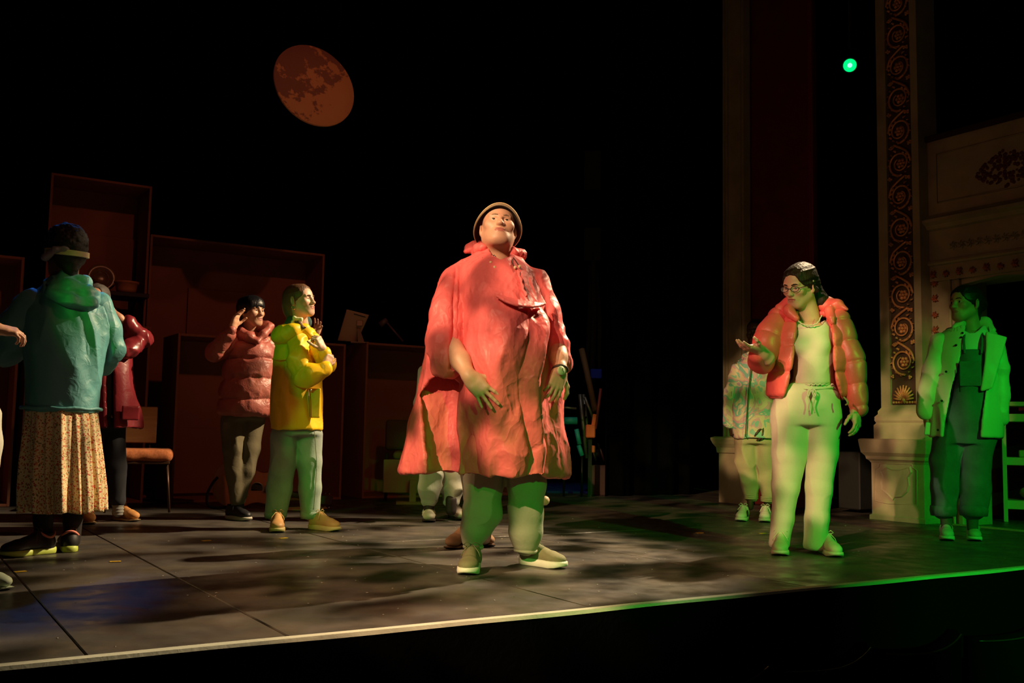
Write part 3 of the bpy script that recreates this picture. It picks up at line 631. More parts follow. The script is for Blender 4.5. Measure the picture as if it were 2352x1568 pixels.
for k in range(150):
    a = rnd_.uniform(0, 2 * PI); q = rnd_.random() ** .5; x = .27 * q * math.cos(a); z = .15 * q * math.sin(a) * (1 - .5 * abs(x) / .27); r = rnd_.uniform(.01, .022)
    b.lathe([(.001, r * .9), (r * .6, r * .6), (r, 0)], W(uE, cvE + x, czE + z), RS @ rot(y=-90), 6)
under(b.build('cartouche', m_cart, None), bal)
b = MB()
for k in range(16):
    v = vu(2190, 545, uE) - .075 * k; z = (z_cor2 + z_fr) / 2 + .01
    for q in range(6): a = q * PI / 3 + k; b.tube([W(uE - .003, v, z), W(uE - .012, v + .02 * math.cos(a), z + .02 * math.sin(a)), W(uE - .003, v + .036 * math.cos(a + .5), z + .036 * math.sin(a + .5))], [.004, .005, .003], 5)
under(b.build('frieze_carving', m_cream, None), bal)
b = MB(); sbox(b, uE + .02, uE + .4, vl - .3, vl, 0, z_fl); under(b.build('door_jamb', m_cream), bal)
b = MB(); sbox(b, uE - .01, uE + .05, vl - .32, vl - .27, 0, z_fl, .01); sbox(b, uE - .005, uE + .05, vl - .24, vl - .22, 0, z_fl, .006); under(b.build('jamb_moulding', m_cream), bal)
me = None
def flower(r, sd):
    rn = random.Random(sd); b = MB()
    for q in range(7):
        a = q * 2 * PI / 7 + rn.uniform(-.3, .3); L_ = r * rn.uniform(.75, 1.15); c_ = np.array((-.006, math.cos(a) * L_ * .5, math.sin(a) * L_ * .5)); b.tube([(-.004, 0, 0), (-.02, math.cos(a) * L_ * .5, math.sin(a) * L_ * .5), (-.002, math.cos(a) * L_, math.sin(a) * L_)], [.006, r * .26, .003], 5)
    b.lathe([(.001, .026), (.012, .02), (.014, 0)], (0, 0, 0), rot(y=-90), 7); return b.build('flower_carving', m_flow)
m_flow = mat('red_gilt_flower', (.5, .13, .06), .5, metal=.25, bump=.002, bs=60, var=.4, vs_=30)
fm = [flower(.036, 5), flower(.032, 8)]; fmd = [o.data for o in fm]; [bpy.data.objects.remove(o) for o in fm]
for k in range(11): put('flower_carving', fmd[k % 2], bal, W(uE - .0, vu(2145, 627, uE) - .118 * k, (z_fr + z_fl) / 2 - .02))
for k in range(9): put('flower_carving', fmd[(k + 1) % 2], bal, W(uE + .02, vl - .09, zE(2140, 640) - .13 * (k + .3)))
b = MB(); sbox(b, uB + .02, uB + .15, -6, 3.4, 1.03, 11.5); tag(b.build('wall_side_unlit', m_black), kind='structure')  # upper wall coloured black to stand for its unlit part
b = MB(); sbox(b, uE + .0, uE + .05, vr, vl - .9, z_fl - .02, z_fl + .0); b = MB(); ap = [(0, z_fl), (0, z_fl - .05), (.35, z_fl - .01), (.8, z_fl - .06), (1.3, z_fl - .2), (1.6, z_fl)]
b.prism([(v, z) for v, z in ap], lambda x, y, t: W(uE + .03 + t, vl - .3 - x, y), .1); under(b.build('door_head', m_cream), bal)
# green lantern hanging in the gap between the pillars
lu = 2.35; lp = np.array(on_u(1952, 150, lu)); lw = W(*lp)
ln = empty('stage_lantern', lw, SROT, label='round stage lantern glowing green high between the pillars', cat='lantern')
dirn = (CAM - lw); dirn /= np.linalg.norm(dirn); RL = np.array(Vector(dirn).to_track_quat('Z', 'Y').to_matrix()); m_blk = mat('black_metal', (.012, .012, .012), .5, .5)
b = MB(); b.lathe([(.035, -.3), (.06, -.26), (.062, -.05), (.074, -.04), (.074, .03), (.068, .03), (.066, -.02)], lw, RL, 24); under(b.build('lantern_body', m_blk), ln)
b = MB(); b.lathe([(.0005, .004), (.03, .001), (.0605, -.012)], lw, RL, 32); g = under(b.build('lens', mat('green_glass_glow', (.0, 1, .2), .2, emit=1.3)), ln)
b = MB(); b.lathe([(.0005, .012), (.012, .01), (.024, .0)], lw, RL, 24); g = under(b.build('filament_glow', mat('lamp_core', (.3, 1, .6), .2, emit=1.6)), ln)
b = MB(); b.tube([lw + RL @ np.array(p) for p in ((-.085, 0, -.12), (-.085, .14, -.12), (0, .16, -.12), (.085, .14, -.12), (.085, 0, -.12))], .006, 6); b.tube([lw + RL @ np.array((0, .16, -.12)), lw + np.array((0, 0, 2.2))], .015, 8); under(b.build('yoke', m_blk), ln)
# ------------------------------------------------------------------ moon disc
mc = CAM + ray(723.5, 195.5) * 8.3; s_ = FPX / 8.3
m_moon = mat('moon_print', (.62, .3, .2), .75); nt, N, L, bs_ = nodes(m_moon); tc = N['Texture Coordinate']
def nz_(sc, det, off): 
    mp = N.new('ShaderNodeMapping'); mp.inputs['Location'].default_value = off; L.new(tc.outputs['Object'], mp.inputs[0]); n = N.new('ShaderNodeTexNoise'); n.inputs['Scale'].default_value = sc; n.inputs['Detail'].default_value = det; n.inputs['Roughness'].default_value = .6; L.new(mp.outputs[0], n.inputs[0]); return n.outputs[0]
def mth(op, a, b=None):
    m = N.new('ShaderNodeMath'); m.operation = op
    for i, x in enumerate((a, b)):
        if x is None: continue
        if isinstance(x, (int, float)): m.inputs[i].default_value = x
        else: L.new(x, m.inputs[i])
    return m.outputs[0]
sx = N.new('ShaderNodeSeparateXYZ'); L.new(tc.outputs['Object'], sx.inputs[0])
bias = mth('ADD', mth('MULTIPLY', sx.outputs[0], -.3), mth('MULTIPLY', sx.outputs[1], .36))      # seas gather towards the upper left of the print
v_ = mth('ADD', mth('ADD', nz_(7.5, 6, (3.3, 1.2, 0)), bias), mth('MULTIPLY', nz_(22, 3, (1, 1, 1)), .12))
rp = N.new('ShaderNodeValToRGB'); e = rp.color_ramp.elements; e[0].position = .545; e[0].color = (.8, .40, .2, 1); e[1].position = .585; e[1].color = (.36, .155, .125, 1); L.new(v_, rp.inputs[0]); L.new(rp.outputs[0], bs_.inputs['Base Color'])
maj, mn = 99.9 / s_, .79; b = MB()
vd = ray(723.5, 195.5); vd /= np.linalg.norm(vd); ang = rad(41); rg = Rt - vd * (Rt @ vd); rg /= np.linalg.norm(rg); up_ = np.cross(rg, vd); A = rg * math.cos(ang + .09) - up_ * math.sin(ang + .09); Bm = np.cross(vd, A); ct = mn; st_ = math.sqrt(1 - ct * ct)
Nn = (-vd) * ct + Bm * (-st_ if Bm[2] > 0 else st_) * -1
Y_ = np.cross(Nn, A); tw = rad(41); Xm = A * math.cos(tw) + Y_ * math.sin(tw); Ym = np.cross(Nn, Xm); RM = np.stack([Xm, Ym, Nn], 1)
b.lathe([(.0005, .0), (maj * .5, .0), (maj - .004, .0), (maj, -.004), (maj, -.02), (.0005, -.022)], (0, 0, 0), None, 96)
moon = tag(b.build('moon_disc', m_moon), 'large orange printed moon disc hanging against the black backcloth', 'moon'); moon.location = mc; moon.rotation_euler = Matrix(RM).to_euler()
for q in (-.25, .25):
    p = mc + RM @ np.array((q, maj * .8, -.015)); under(MB().tube([p, p + np.array((0, 0, 3.2))], .0012, 4).build('wire', m_blk), moon)
# ------------------------------------------------------------------ giant open carton units of the set
m_card = mat('carton_board', (.36, .14, .085), .85, bump=.0008, bs=30, var=.12, vs_=2.5, spec=.2)
def gv(px, py): return UV(ground(px, py))
vF = gv(390, 1155)[1]
def uof(px, py, v): return on_v(px, py, v)[0]
def zof(px, py, v): return on_v(px, py, v)[2]
def carton(name, u0, u1, vf, z0, z1, dep, label, wall=.022, back=True, shelves=(), inner=(), flap=0):
    e = empty(name, W((u0 + u1) / 2, vf, z0), SROT, label=label, cat='set unit')
    def pb(nm, a, b_, c, d, e0, e1): bb = MB(); sbox(bb, a, b_, c, d, e0, e1, .002); return under(bb.build(nm, m_card), e)
    pb('side_panel', u0, u0 + wall, vf, vf + dep, z0, z1); pb('side_panel', u1 - wall, u1, vf, vf + dep, z0, z1)
    pb('top_panel', u0 + wall, u1 - wall, vf, vf + dep, z1 - wall, z1); pb('bottom_panel', u0 + wall, u1 - wall, vf, vf + dep, z0, z0 + wall)
    pb('back_panel', u0 + wall, u1 - wall, vf + dep - .012, vf + dep, z0 + wall, z1 - wall)
    for (a, b_, c, d) in inner: pb('inner_board', a, b_, vf + dep - .03, vf + dep - .012, c, d)
    return e, pb
v1_ = vF; cA = gv(25, 1160)
uL = uof(22, 1150, v1_)
carton('carton_unit', uL - 1.5, uL, v1_, 0, zof(50, 590, v1_), .45, 'open brown carton unit cut off by the left edge of the picture', shelves=())
b = MB(); sbox(b, uL - 1.4, uL - .03, v1_ + .03, v1_ + .40, 1.0, 1.03); 
ua, ub = uof(40, 1155, v1_ + .1), uof(327, 1155, v1_ + .1)
carton('carton_unit', ua, ub, v1_ + .1, 0, zof(340, 750, v1_ + .1), .5, 'low open brown carton unit behind the red raincoat and orange chair')
uc, ud = uof(391, 1155, v1_), uof(783, 1146, v1_); zC = zof(400, 764, v1_)
eC, pC = carton('carton_counter', uc, ud, v1_, 0, zC, .55, 'open brown carton counter with the guitar leaning inside')
pC('inner_board', uc + .05, ud - .05, v1_ + .50, v1_ + .525, .05, zof(560, 985, v1_ + .5))
ue, uf = uof(831, 1143, v1_ + .05), uof(831, 1143, v1_ + .05) + 1.75; zD = zof(832, 785, v1_ + .05)
eD, pD = carton('carton_counter', ue, uf, v1_ + .05, 0, zD, .55, 'open brown carton counter carrying the desk lamp, left of the poncho')
uT0, uT1 = uof(112, 500, v1_ + .75), uof(346, 500, v1_ + .75); zT = zof(347, 428, v1_ + .75)
uW1 = uof(744, 650, v1_ + .75); zW = zof(350, 538, v1_ + .75)
eT, pT = carton('tall_carton', uT0, uT1, v1_ + .75, 0, zT, .5, 'tallest open brown carton with the plate and bowl shelf')
pT('inner_board', uT0 + .3, uT1 - .03, v1_ + 1.2, v1_ + 1.236, 1.2, zT - .45)
eW, pW = carton('wide_carton', uT1 + .01, uW1, v1_ + .75, 0, zW, .5, 'wide open brown carton standing behind the counters')
pW('inner_board', uT1 + .5, uW1 - .35, v1_ + 1.2, v1_ + 1.236, 1.2, zW - .42)
# shelf with plate and bowls
zS = zof(270, 672, v1_ + .75); us0, us1 = uof(196, 672, v1_ + .7), uof(338, 672, v1_ + .7)
sh = empty('wall_shelf', W((us0 + us1) / 2, v1_ + .8, zS), SROT, label='dark shelf in the tall carton carrying a plate and bowl', cat='shelf'); m_dk = mat('dark_wood', (.03, .015, .01), .6)
b = MB(); sbox(b, us0, us1, v1_ + .6, v1_ + 1.0, zS - .045, zS - .005, .004); under(b.build('board', m_dk), sh)
for q in (.15, .8):
    u_ = us0 + (us1 - us0) * q; bb = MB(); bb.prism([(0, 0), (.3, 0), (0, -.16)], lambda x, y, t, u_=u_: W(u_ + t, v1_ + 1.0 - x, zS - .045 + y), .025); under(bb.build('bracket', m_dk), sh)
m_plate = mat('brown_glazed_plate', (.22, .12, .07), .22); vS = v1_ + .86
pc = on_v(232, 638, vS); rp_ = 33 / (FPX / 9.3)
e = empty('dinner_plate', W(pc[0], vS, zS - .003), SROT, label='round glazed plate standing upright on the dark shelf', cat='plate')
RP = RS @ rot(x=82); b = MB(); b.lathe([(.0005, .0), (rp_ * .5, .001), (rp_ * .62, .012), (rp_ * .97, .03), (rp_, .034), (rp_ * .98, .038), (rp_ * .6, .018), (rp_ * .5, .008), (.0005, .008)], W(pc[0], vS, zS + rp_ + .0), RP, 40); under(b.build('plate_dish', m_plate), e)
b = MB(); b.tube([W(pc[0], vS, zS + rp_) + RP @ np.array((rp_ * .5 * math.cos(a), rp_ * .5 * math.sin(a), .012)) for a in np.linspace(0, 2 * PI, 25)[:-1]], .003, 5, closed=True); under(b.build('rim_ring', m_plate), e)
pc = on_v(283, 656, vS - .12); m_terr = mat('terracotta', (.6, .22, .1), .6, bump=.0006, bs=40)
b = MB(); rb_ = .105; b.lathe([(.0005, 0), (rb_ * .78, 0), (rb_ * .86, .03), (rb_ * .95, .085), (rb_ * 1.05, .088), (rb_ * 1.07, .098), (rb_ * 1.05, .105), (rb_ * .97, .103), (rb_ * .9, .09), (rb_ * .8, .02), (.0005, .012)], (0, 0, 0), None, 36)
o = tag(b.build('baking_bowl', m_terr), 'terracotta bowl with a rolled rim on the dark shelf', 'bowl'); o.location = W(pc[0] + .02, vS - .16, zS - .003)
pc = on_v(195, 623, vS)
b = MB(); b.lathe([(.0005, 0), (.035, 0), (.045, .04), (.05, .1), (.046, .1), (.04, .02), (.0005, .015)], (0, 0, 0), None, 28); b.tube([(.045, 0, .08), (.08, 0, .075), (.08, 0, .035), (.044, 0, .03)], .006, 6)
o = tag(b.build('mug', mat('brown_mug', (.14, .05, .03), .4)), 'small brown mug at the left end of the dark shelf', 'mug'); o.location = W(us0 + .03, vS - .16, zS - .003)
# cardboard scraps of picture on the wide carton
# chair with padded orange seat
m_fab = mat('orange_seat_fabric', (.62, .2, .07), .9, bump=.0012, bs=220, var=.3, vs_=60); m_ply = mat('pale_ply', (.55, .32, .14), .5, var=.15, vs_=5, vstretch=(1, 1, 8)); m_leg = mat('brown_steel', (.09, .045, .025), .4, .6)
gch = ground(318, 1172); ec = empty('padded_chair', gch, SROT - .25, label='chair with thick orange padded seat and pale ply back, behind the red raincoat', cat='chair'); sC = (1172 - 977) / .67
f = Fld(.03); f.box((0, 0, .44), (.24, .23, .05), None, .045); fobj('seat', f, m_fab, ec, .012, lambda V: .004 * noise(V * 14, 3))
MB().box((0, 0, .385), (.22, .21, .012), None, .005).build('seat_pan', m_leg, ec)
b = MB(); b.box((-.07, .235, .68), (.17, .008, .15), rot(x=-8), .006); b.build('backrest', m_ply, ec)
for x in (-.19, .05): MB().tube([(x, .2, .38), (x, .24, .5), (x, .265, .74)], .011, 8).build('back_post', m_leg, ec)
for x, y in ((-.2, -.18), (.2, -.18), (-.2, .19), (.2, .19)): MB().tube([(x, y, .38), (x * 1.18, y * 1.15, 0)], [.012, .009], 8).build('leg', m_leg, ec)
# guitar leaning in the counter
m_gt = mat('guitar_top', (.48, .17, .07), .28, var=.2, vs_=3, vstretch=(6, 1, 1)); m_gs = mat('guitar_side', (.2, .05, .025), .25); m_neck = mat('guitar_neck', (.05, .02, .015), .4); m_str = mat('steel_string', (.6, .55, .5), .3, 1)
def gl(px, py, dy=0.0): return PG.J(px, py, dy)
class _Q(Per):
    def __init__(s, px, py): g = ground(px, py); s.g = g; a = np.array((g[0], g[1], 0.)); s.ay = a / np.linalg.norm(a); s.ax = np.array((s.ay[1], -s.ay[0], 0))
PG = _Q(560, 1166)
eg = empty('acoustic_guitar', PG.g, math.atan2(PG.ax[1], PG.ax[0]), label='brown acoustic guitar lying on its side in the carton counter', cat='guitar')
out = [(486, 1108), (492, 1085), (508, 1066), (530, 1056), (555, 1056), (574, 1066), (590, 1080), (605, 1086), (620, 1084), (640, 1078), (656, 1082), (664, 1096), (662, 1118), (652, 1140), (634, 1154), (612, 1158), (594, 1154), (578, 1156), (556, 1164), (530, 1166), (506, 1156), (490, 1136)]
pts = smooth_pts([gl(x, y)[[0, 2]] for x, y in out + out[:1]], 3)[:-1]; lean = lambda z: .10 * (z / .45)
b = MB(); n = len(pts); c = np.mean(pts, 0)
V = [(p[0], lean(p[1]) - .0, p[1]) for p in pts] + [(c[0] + (p[0] - c[0]) * .97, lean(c[1] + (p[1] - c[1]) * .97) - .004, c[1] + (p[1] - c[1]) * .97) for p in pts]
b.add(V, [(i, (i + 1) % n, n + (i + 1) % n, n + i) for i in range(n)] + [tuple(range(n, 2 * n))]); b.build('soundboard', m_gt, eg)
b = MB(); V = [(p[0], lean(p[1]) + d, p[1]) for d in (.0, .095) for p in pts]; b.add(V, [(i, (i + 1) % n, n + (i + 1) % n, n + i) for i in range(n)] + [tuple(range(n, 2 * n))]); b.build('body_shell', m_gs, eg)
hc = gl(590, 1122); hc[1] = lean(hc[2]) - .006; b = MB(); b.lathe([(.0005, .002), (.046, .002)], hc, rot(x=90), 28); b.build('sound_hole', mat('hole_dark', (.004, .003, .003), .9), eg); b = MB(); b.tube([hc + np.array((.051 * math.cos(a), -.001, .051 * math.sin(a))) for a in np.linspace(0, 2 * PI, 29)[:-1]], .004, 5, closed=True); b.build('rosette_ring', m_str, eg)
n0, n1 = gl(608, 1122), gl(728, 1146); n0[1] = lean(n0[2]) - .02; n1[1] = -.0; b = MB(); b.tube([n0, n1], [.028, .022], 8); b.build('neck', m_neck, eg)
h1 = gl(756, 1150); b = MB(); b.box((n1 + h1) / 2 + np.array((.01, 0, 0)), (.07, .012, .04), rot(y=8), .006); b.build('headstock', m_neck, eg)
for k in range(3):
    for q in (-1, 1): b = MB(); c_ = n1 + (h1 - n1) * (.25 + .33 * k) + np.array((.01, -.005, q * .05)); b.tube([c_, c_ + np.array((0, 0, q * .015))], .007, 6); b.build('tuning_peg', m_str, eg)
br = gl(536, 1108); br[1] = lean(br[2]) - .012; b = MB(); b.box(br, (.012, .008, .07), rot(y=12), .003); b.build('bridge', m_neck, eg)
for k in range(6): o_ = np.array((0, -.012, (k - 2.5) * .0085)); lace_tube('string', [br + o_, n0 + o_ * .8 + np.array((0, -.02, 0)), n1 + o_ * .7 + np.array((0, -.02, 0))], .0011, m_str, eg, 4)
lace_tube('strap', smooth_pts([gl(500, 1096, .0), gl(488, 1110, -.03), gl(476, 1135, -.05), gl(478, 1160, -.06), gl(500, 1166, -.07), gl(520, 1164, -.04)], 4), .011, mat('black_strap', (.008, .008, .008), .7), eg, 6)
b = MB(); P = [ground(x, y) + np.array((0, 0, .003)) for x, y in ((655, 1167), (690, 1165), (750, 1166), (752, 1168), (716, 1173), (660, 1172))]; b.add(P + [p + np.array((0, 0, .004)) for p in P], [tuple(range(5, -1, -1)), tuple(range(6, 12))] + [(i, (i + 1) % 6, 6 + (i + 1) % 6, 6 + i) for i in range(6)]); tag(b.build('paper_sheet', mat('pinkish_paper', (.7, .36, .26), .8)), 'sheet of paper lying on the floor by the guitar headstock', 'paper')
# computer monitor seen from behind, on the counter edge
m_mon = mat('silver_plastic', (.5, .33, .25), .4, .2); QM = _Q(812, 1146); QM.g = W((ud + ue) / 2 + .08, v1_ + .28, 0); a = QM.g.copy(); QM.ay = a / np.linalg.norm(a); QM.ax = np.array((QM.ay[1], -QM.ay[0], 0))
em = empty('computer_monitor', W((ud + ue) / 2 + .08, v1_ + .28, zC), math.atan2(QM.ax[1], QM.ax[0]), label='silver computer monitor turned backwards, tilted on the counter', cat='monitor')
def qm(px, py, dy=0.): p = QM.J(px, py, dy); return p - np.array((0, 0, zC - .012))
b = MB(); cs = [qm(796, 713), qm(848, 726), qm(820, 788, .05), qm(775, 785, .05)]; b.add([c - np.array((0, .012, 0)) for c in cs] + [c + np.array((0, .02, 0)) for c in cs], [(0, 1, 2, 3), (7, 6, 5, 4), (0, 4, 5, 1), (1, 5, 6, 2), (2, 6, 7, 3), (3, 7, 4, 0)]); b.build('display_housing', m_mon, em, bevel=.006)
b = MB(); cs = [qm(820, 757, -.02), qm(826, 757, -.02), qm(837, 788, -.11), qm(822, 788, -.11)]; b.add([c - np.array((0, .006, 0)) for c in cs] + [c + np.array((0, .006, 0)) for c in cs], [(0, 1, 2, 3), (7, 6, 5, 4), (0, 4, 5, 1), (1, 5, 6, 2), (2, 6, 7, 3), (3, 7, 4, 0)]); b.build('stand', m_mon, em, bevel=.003)
MB().box(qm(826, 790, -.07), (.09, .08, .006), None, .003).build('stand_foot', m_mon, em); MB().box(qm(826, 745, -.02), (.03, .008, .03), rot(x=-15), .004).build('hinge', m_mon, em); MB().box(qm(826, 727, -.013), (.06, .002, .004), rot(y=14)).build('vent', m_blk, em)
# the lamp
QM.g = W(ue + .7, v1_ + .3, 0); a = QM.g.copy(); QM.ay = a / np.linalg.norm(a); QM.ax = np.array((QM.ay[1], -QM.ay[0], 0)); zC = zD
el = empty('desk_lamp', W(ue + .7, v1_ + .3, zD), math.atan2(QM.ax[1], QM.ax[0]), label='thin angled desk lamp on the counter beside the monitor', cat='lamp'); m_lamp = mat('greyblue_lamp', (.2, .13, .17), .5, .3)
p0, p1 = qm(926, 787), qm(884, 738); MB().tube([p0, p1], .012, 8).build('arm', m_lamp, el); MB().tube([p1 + np.array((.02, 0, .01)), p1 - np.array((.05, 0, .05))], [.026, .034], 10).build('lamp_head', m_lamp, el); MB().lathe([(.0005, .02), (.08, .016), (.085, 0)], (p0[0], 0, 0), None, 24).build('base', m_lamp, el)
# bench, armchair in the right counter
gb = ground(930, 1157); eb = empty('low_board_bench', gb, SROT * .6, label='low pale board bench on T-shaped feet in front of the counter', cat='bench'); m_bn = mat('pale_board', (.42, .34, .16), .7, var=.15)
def rl(px, py, dy=0.): return QB.J(px, py, dy)
QB = _Q(930, 1157); eb.rotation_euler = (0, 0, math.atan2(QB.ax[1], QB.ax[0]))
a, b_ = rl(881, 1055), rl(962, 1133); b = MB(); b.box(((a + b_) / 2) + np.array((.12, .05, 0)), (abs(b_[0] - a[0]) / 2 + .12, .014, abs(a[2] - b_[2]) / 2), None, .008); b.build('board_panel', m_bn, eb)
a, b_ = rl(941, 1102), rl(955, 1155); MB().box((a + b_) / 2 + np.array((0, -.02, 0)), (abs(b_[0] - a[0]) / 2, .03, abs(a[2] - b_[2]) / 2), None, .003).build('post', m_bn, eb); MB().box((a[0], -.02, .012), (.12, .1, .012), None, .004).build('foot', m_bn, eb)
ga = ground(930, 1146); QB.g = ga + QB.ay * .15
ea = empty('upholstered_armchair', QB.g, eb.rotation_euler[2], label='dark upholstered chair half hidden behind the low board bench', cat='chair'); m_up = mat('dark_upholstery', (.12, .06, .045), .9, bump=.002, bs=50)
f = Fld(.02); a, b_ = rl(886, 963), rl(960, 1035); f.box((a + b_) / 2 + np.array((.1, .1, 0)), (abs(b_[0] - a[0]) / 2 + .1, .04, abs(a[2] - b_[2]) / 2), rot(x=-8), .03); fobj('backrest', f, m_up, ea, .012)
a = rl(950, 1045); f = Fld(.02); f.box(a + np.array((.08, -.1, 0)), (.28, .24, .04), None, .035); fobj('seat', f, mat('brown_seat', (.3, .12, .07), .8), ea, .012)
for x, y in ((885, 0), (885, -.3), (1040, 0), (1040, -.3)): p = rl(x, 1040); MB().tube([(p[0] + .02, y + .05, p[2]), (p[0] + .02, y + .05, 0)], .014, 8).build('leg', m_dk, ea)
# ------------------------------------------------------------------ dim backstage gap
QK = _Q(1330, 1112); Yk = 11.2
def bk(px, py, y=Yk): d = ray(px, py); return CAM + d * (y / d[1])
m_bluelit = mat('blue_light_paint', (.008, .022, .3), .8); b = MB(); P = [ground(1255, 1132), ground(1388, 1134), ground(1390, 1106), ground(1250, 1104)]; P = [p + np.array((0, 0, z)) for z in (.002, .022) for p in P]; b.add(P, [(3, 2, 1, 0), (4, 5, 6, 7)] + [(i, (i + 1) % 4, 4 + (i + 1) % 4, 4 + i) for i in range(4)]); tag(b.build('blue_light_strip', m_bluelit), 'thin slab coloured as the deep blue light on the backstage floor', 'painted light')  # slab coloured blue stands in for blue light falling on the floor
def tob(name, label, cat, parts, base):
    e = empty(name, base, 0, label=label, cat=cat)
    for nm, pts, r, m in parts: under(MB().tube(pts, r, 8).build(nm, m), e)
    return e
m_al = mat('aluminium_dim', (.3, .29, .22), .4, .6); m_wd = mat('worn_wood', (.32, .17, .06), .7); m_tq = mat('turquoise_tube', (.02, .4, .42), .5); m_or = mat('orange_plastic', (.85, .16, .05), .5)
g0 = bk(1345, 1052); tob('step_ladder', 'folded aluminium step ladder leaning in the backstage gap', 'ladder', [('rail', [bk(1332, 905), bk(1348, 1052)], .022, m_al), ('rail', [bk(1340, 905, 11.5), bk(1357, 1050, 11.5)], .02, m_al)] + [('rung', [bk(1334 + 3 * k, 930 + 28 * k), bk(1343 + 3 * k, 930 + 28 * k, 11.5)], .014, m_al) for k in range(4)], g0)
tob('wooden_plank', 'long worn wooden plank leaning in the backstage gap', 'plank', [('plank_body', [bk(1336, 802, 11.6), bk(1347, 850, 11.5), bk(1368, 945, 11.3)], .035, m_wd)], bk(1368, 945, 11.3))
tob('broom', 'two-tone pole leaning across the wooden plank backstage', 'pole', [('handle', [bk(1343, 912, 11), bk(1364, 965, 11)], .016, m_al), ('handle_end', [bk(1380, 892, 11), bk(1368, 985, 11)], .016, mat('red_pole', (.35, .06, .04), .5))], bk(1366, 980, 11))
tob('clothes_rail', 'turquoise tube frame beside the hem of the poncho', 'frame', [('rail', [bk(1296, 966, 10.8), bk(1326, 966, 10.8)], .04, m_tq), ('upright', [bk(1324, 985, 10.8), bk(1331, 1020, 10.8)], .025, m_tq), ('upright', [bk(1329, 1022, 10.8), bk(1337, 1046, 10.8)], .025, m_tq), ('crossbar', [bk(1290, 935, 10.8), bk(1324, 938, 10.8)], .012, m_al)] + [('leg', [bk(x_, y_, 10.8), np.array((bk(x_, y_, 10.8)[0], 10.8, 0))], .012, m_blk) for x_, y_ in ((1297, 968), (1337, 1044))], bk(1335, 1046, 10.8))
e = empty('orange_crate', bk(1355, 996, 10.8), 0, label='small orange plastic box in the backstage clutter', cat='box'); b = MB(); b.box(bk(1356, 990, 10.8), (.05, .05, .07), None, .01); under(b.build('box_body', m_or), e); b = MB(); b.box(bk(1363, 972, 10.8), (.02, .02, .1), rot(y=8), .005); under(b.build('box_flap', m_or), e); q_ = bk(1356, 1000, 10.8); b = MB(); b.box((q_[0], 10.84, q_[2] / 2), (.02, .02, q_[2] / 2)); under(b.build('stand', m_blk), e)
e = empty('cable_drum', bk(1370, 1040), 0, label='cable drum with orange flange on the backstage floor', cat='drum'); b = MB(); b.lathe([(.0005, .05), (.11, .05), (.11, .035), (.05, .03), (.05, -.03), (.11, -.035), (.11, -.05), (.0005, -.05)], np.array((bk(1372, 1036)[0], 11.2, .45)), rot(y=70), 24); under(b.build('drum', mat('dark_drum', (.05, .02, .015), .5)), e); b = MB(); b.box(bk(1361, 1031, 11.1), (.03, .02, .04), None, .01); under(b.build('orange_flange', m_or), e)
b = MB(); b.box(np.array((bk(1374, 1078)[0], 11.2, .165)), (.1, .1, .164), None, .006); tag(b.build('storage_box', mat('brown_box', (.09, .05, .04), .8)), 'plain dark brown box at the foot of the backstage clutter', 'box')
b = MB(); b.box(bk(1369, 858, 11.7), (.065, .01, .055), None, .004); e = tag(b.build('blue_sign', mat('blue_sign_paint', (.01, .04, .6), .5)), 'small plain blue panel hanging in the backstage gap', 'panel')
e = empty('cloth_hank', bk(1362, 500, 11.8), 0, label='faint pale cloths hanging in the dark backstage gap', cat='cloth'); mm = mat('grey_cloth', (.05, .045, .042), .9)
for (x0, x1, y0, y1, wd) in ((1355, 1345, 610, 880, .03), (1362, 1360, 560, 880, .04), (1372, 1376, 620, 860, .03)): p, q = bk(x0, y0, 11.9), bk(x1, y1, 11.9); under(MB().tube([p, (p + q) / 2 + np.array((.02, 0, 0)), q], [wd * .5, wd, wd * .8], 7).build('hanging_strip', mm), e)
b = MB(); b.box(bk(1361, 560, 11.9), (.1, .02, .2), None, .01); under(b.build('hanging_panel', mm), e); b = MB(); b.box(bk(1361, 390, 11.9), (.1, .02, .24), None, .01); under(b.build('hanging_panel', mm), e)
# ------------------------------------------------------------------ trolley shelf at the right edge
m_sh = mat('cream_metal_shelf', (.62, .56, .33), .45); QS = _Q(2311, 1198); es = empty('shelf_trolley', QS.g, math.atan2(QS.ax[1], QS.ax[0]), label='cream metal shelf unit cut off by the right edge of the picture', cat='shelf')
for (y0, y1) in ((922, 932), (950, 968), (1050, 1068), (1149, 1169)):
    z1, z0 = QS.J(2325, y0)[2], QS.J(2325, y1)[2]; MB().box((.36, .2, (z0 + z1) / 2), (.38, .2, (z1 - z0) / 2), None, .004).build('shelf_board', m_sh, es)
zt = QS.J(2325, 922)[2]
for x in (0, .72):
    for y in (.0, .4): MB().box((x, y - .004, zt / 2), (.017, .015, zt / 2), None, .003).build('post', m_sh, es)
def qs(x, y, z): return QS.g + QS.ax * x + QS.ay * y + np.array((0, 0, z))
zm = QS.J(2325, 1050)[2]; b = MB(); b.box(qs(.2, .1, zm + .031), (.09, .08, .03), np.array(Matrix.Rotation(es.rotation_euler[2], 3, 'Z')), .008); tag(b.build('small_box', mat('small_box', (.4, .45, .2), .7)), 'small box lying on the middle board of the trolley', 'box')
zm = QS.J(2325, 1149)[2]; f = Fld(.03); p = qs(.24, .18, zm + .056); f.ell(p, (.14, .12, .06)); f.ell(p + np.array((.06, -.02, .02)), (.08, .09, .06)); fobj('folded_cloth', f, mat('brown_cloth', (.4, .24, .14), .9), None, .012, lambda V: np.maximum(folds(V, (14, 14, 14), .008, 2), -.004), label='crumpled brown cloth on the lowest board of the trolley', cat='cloth')
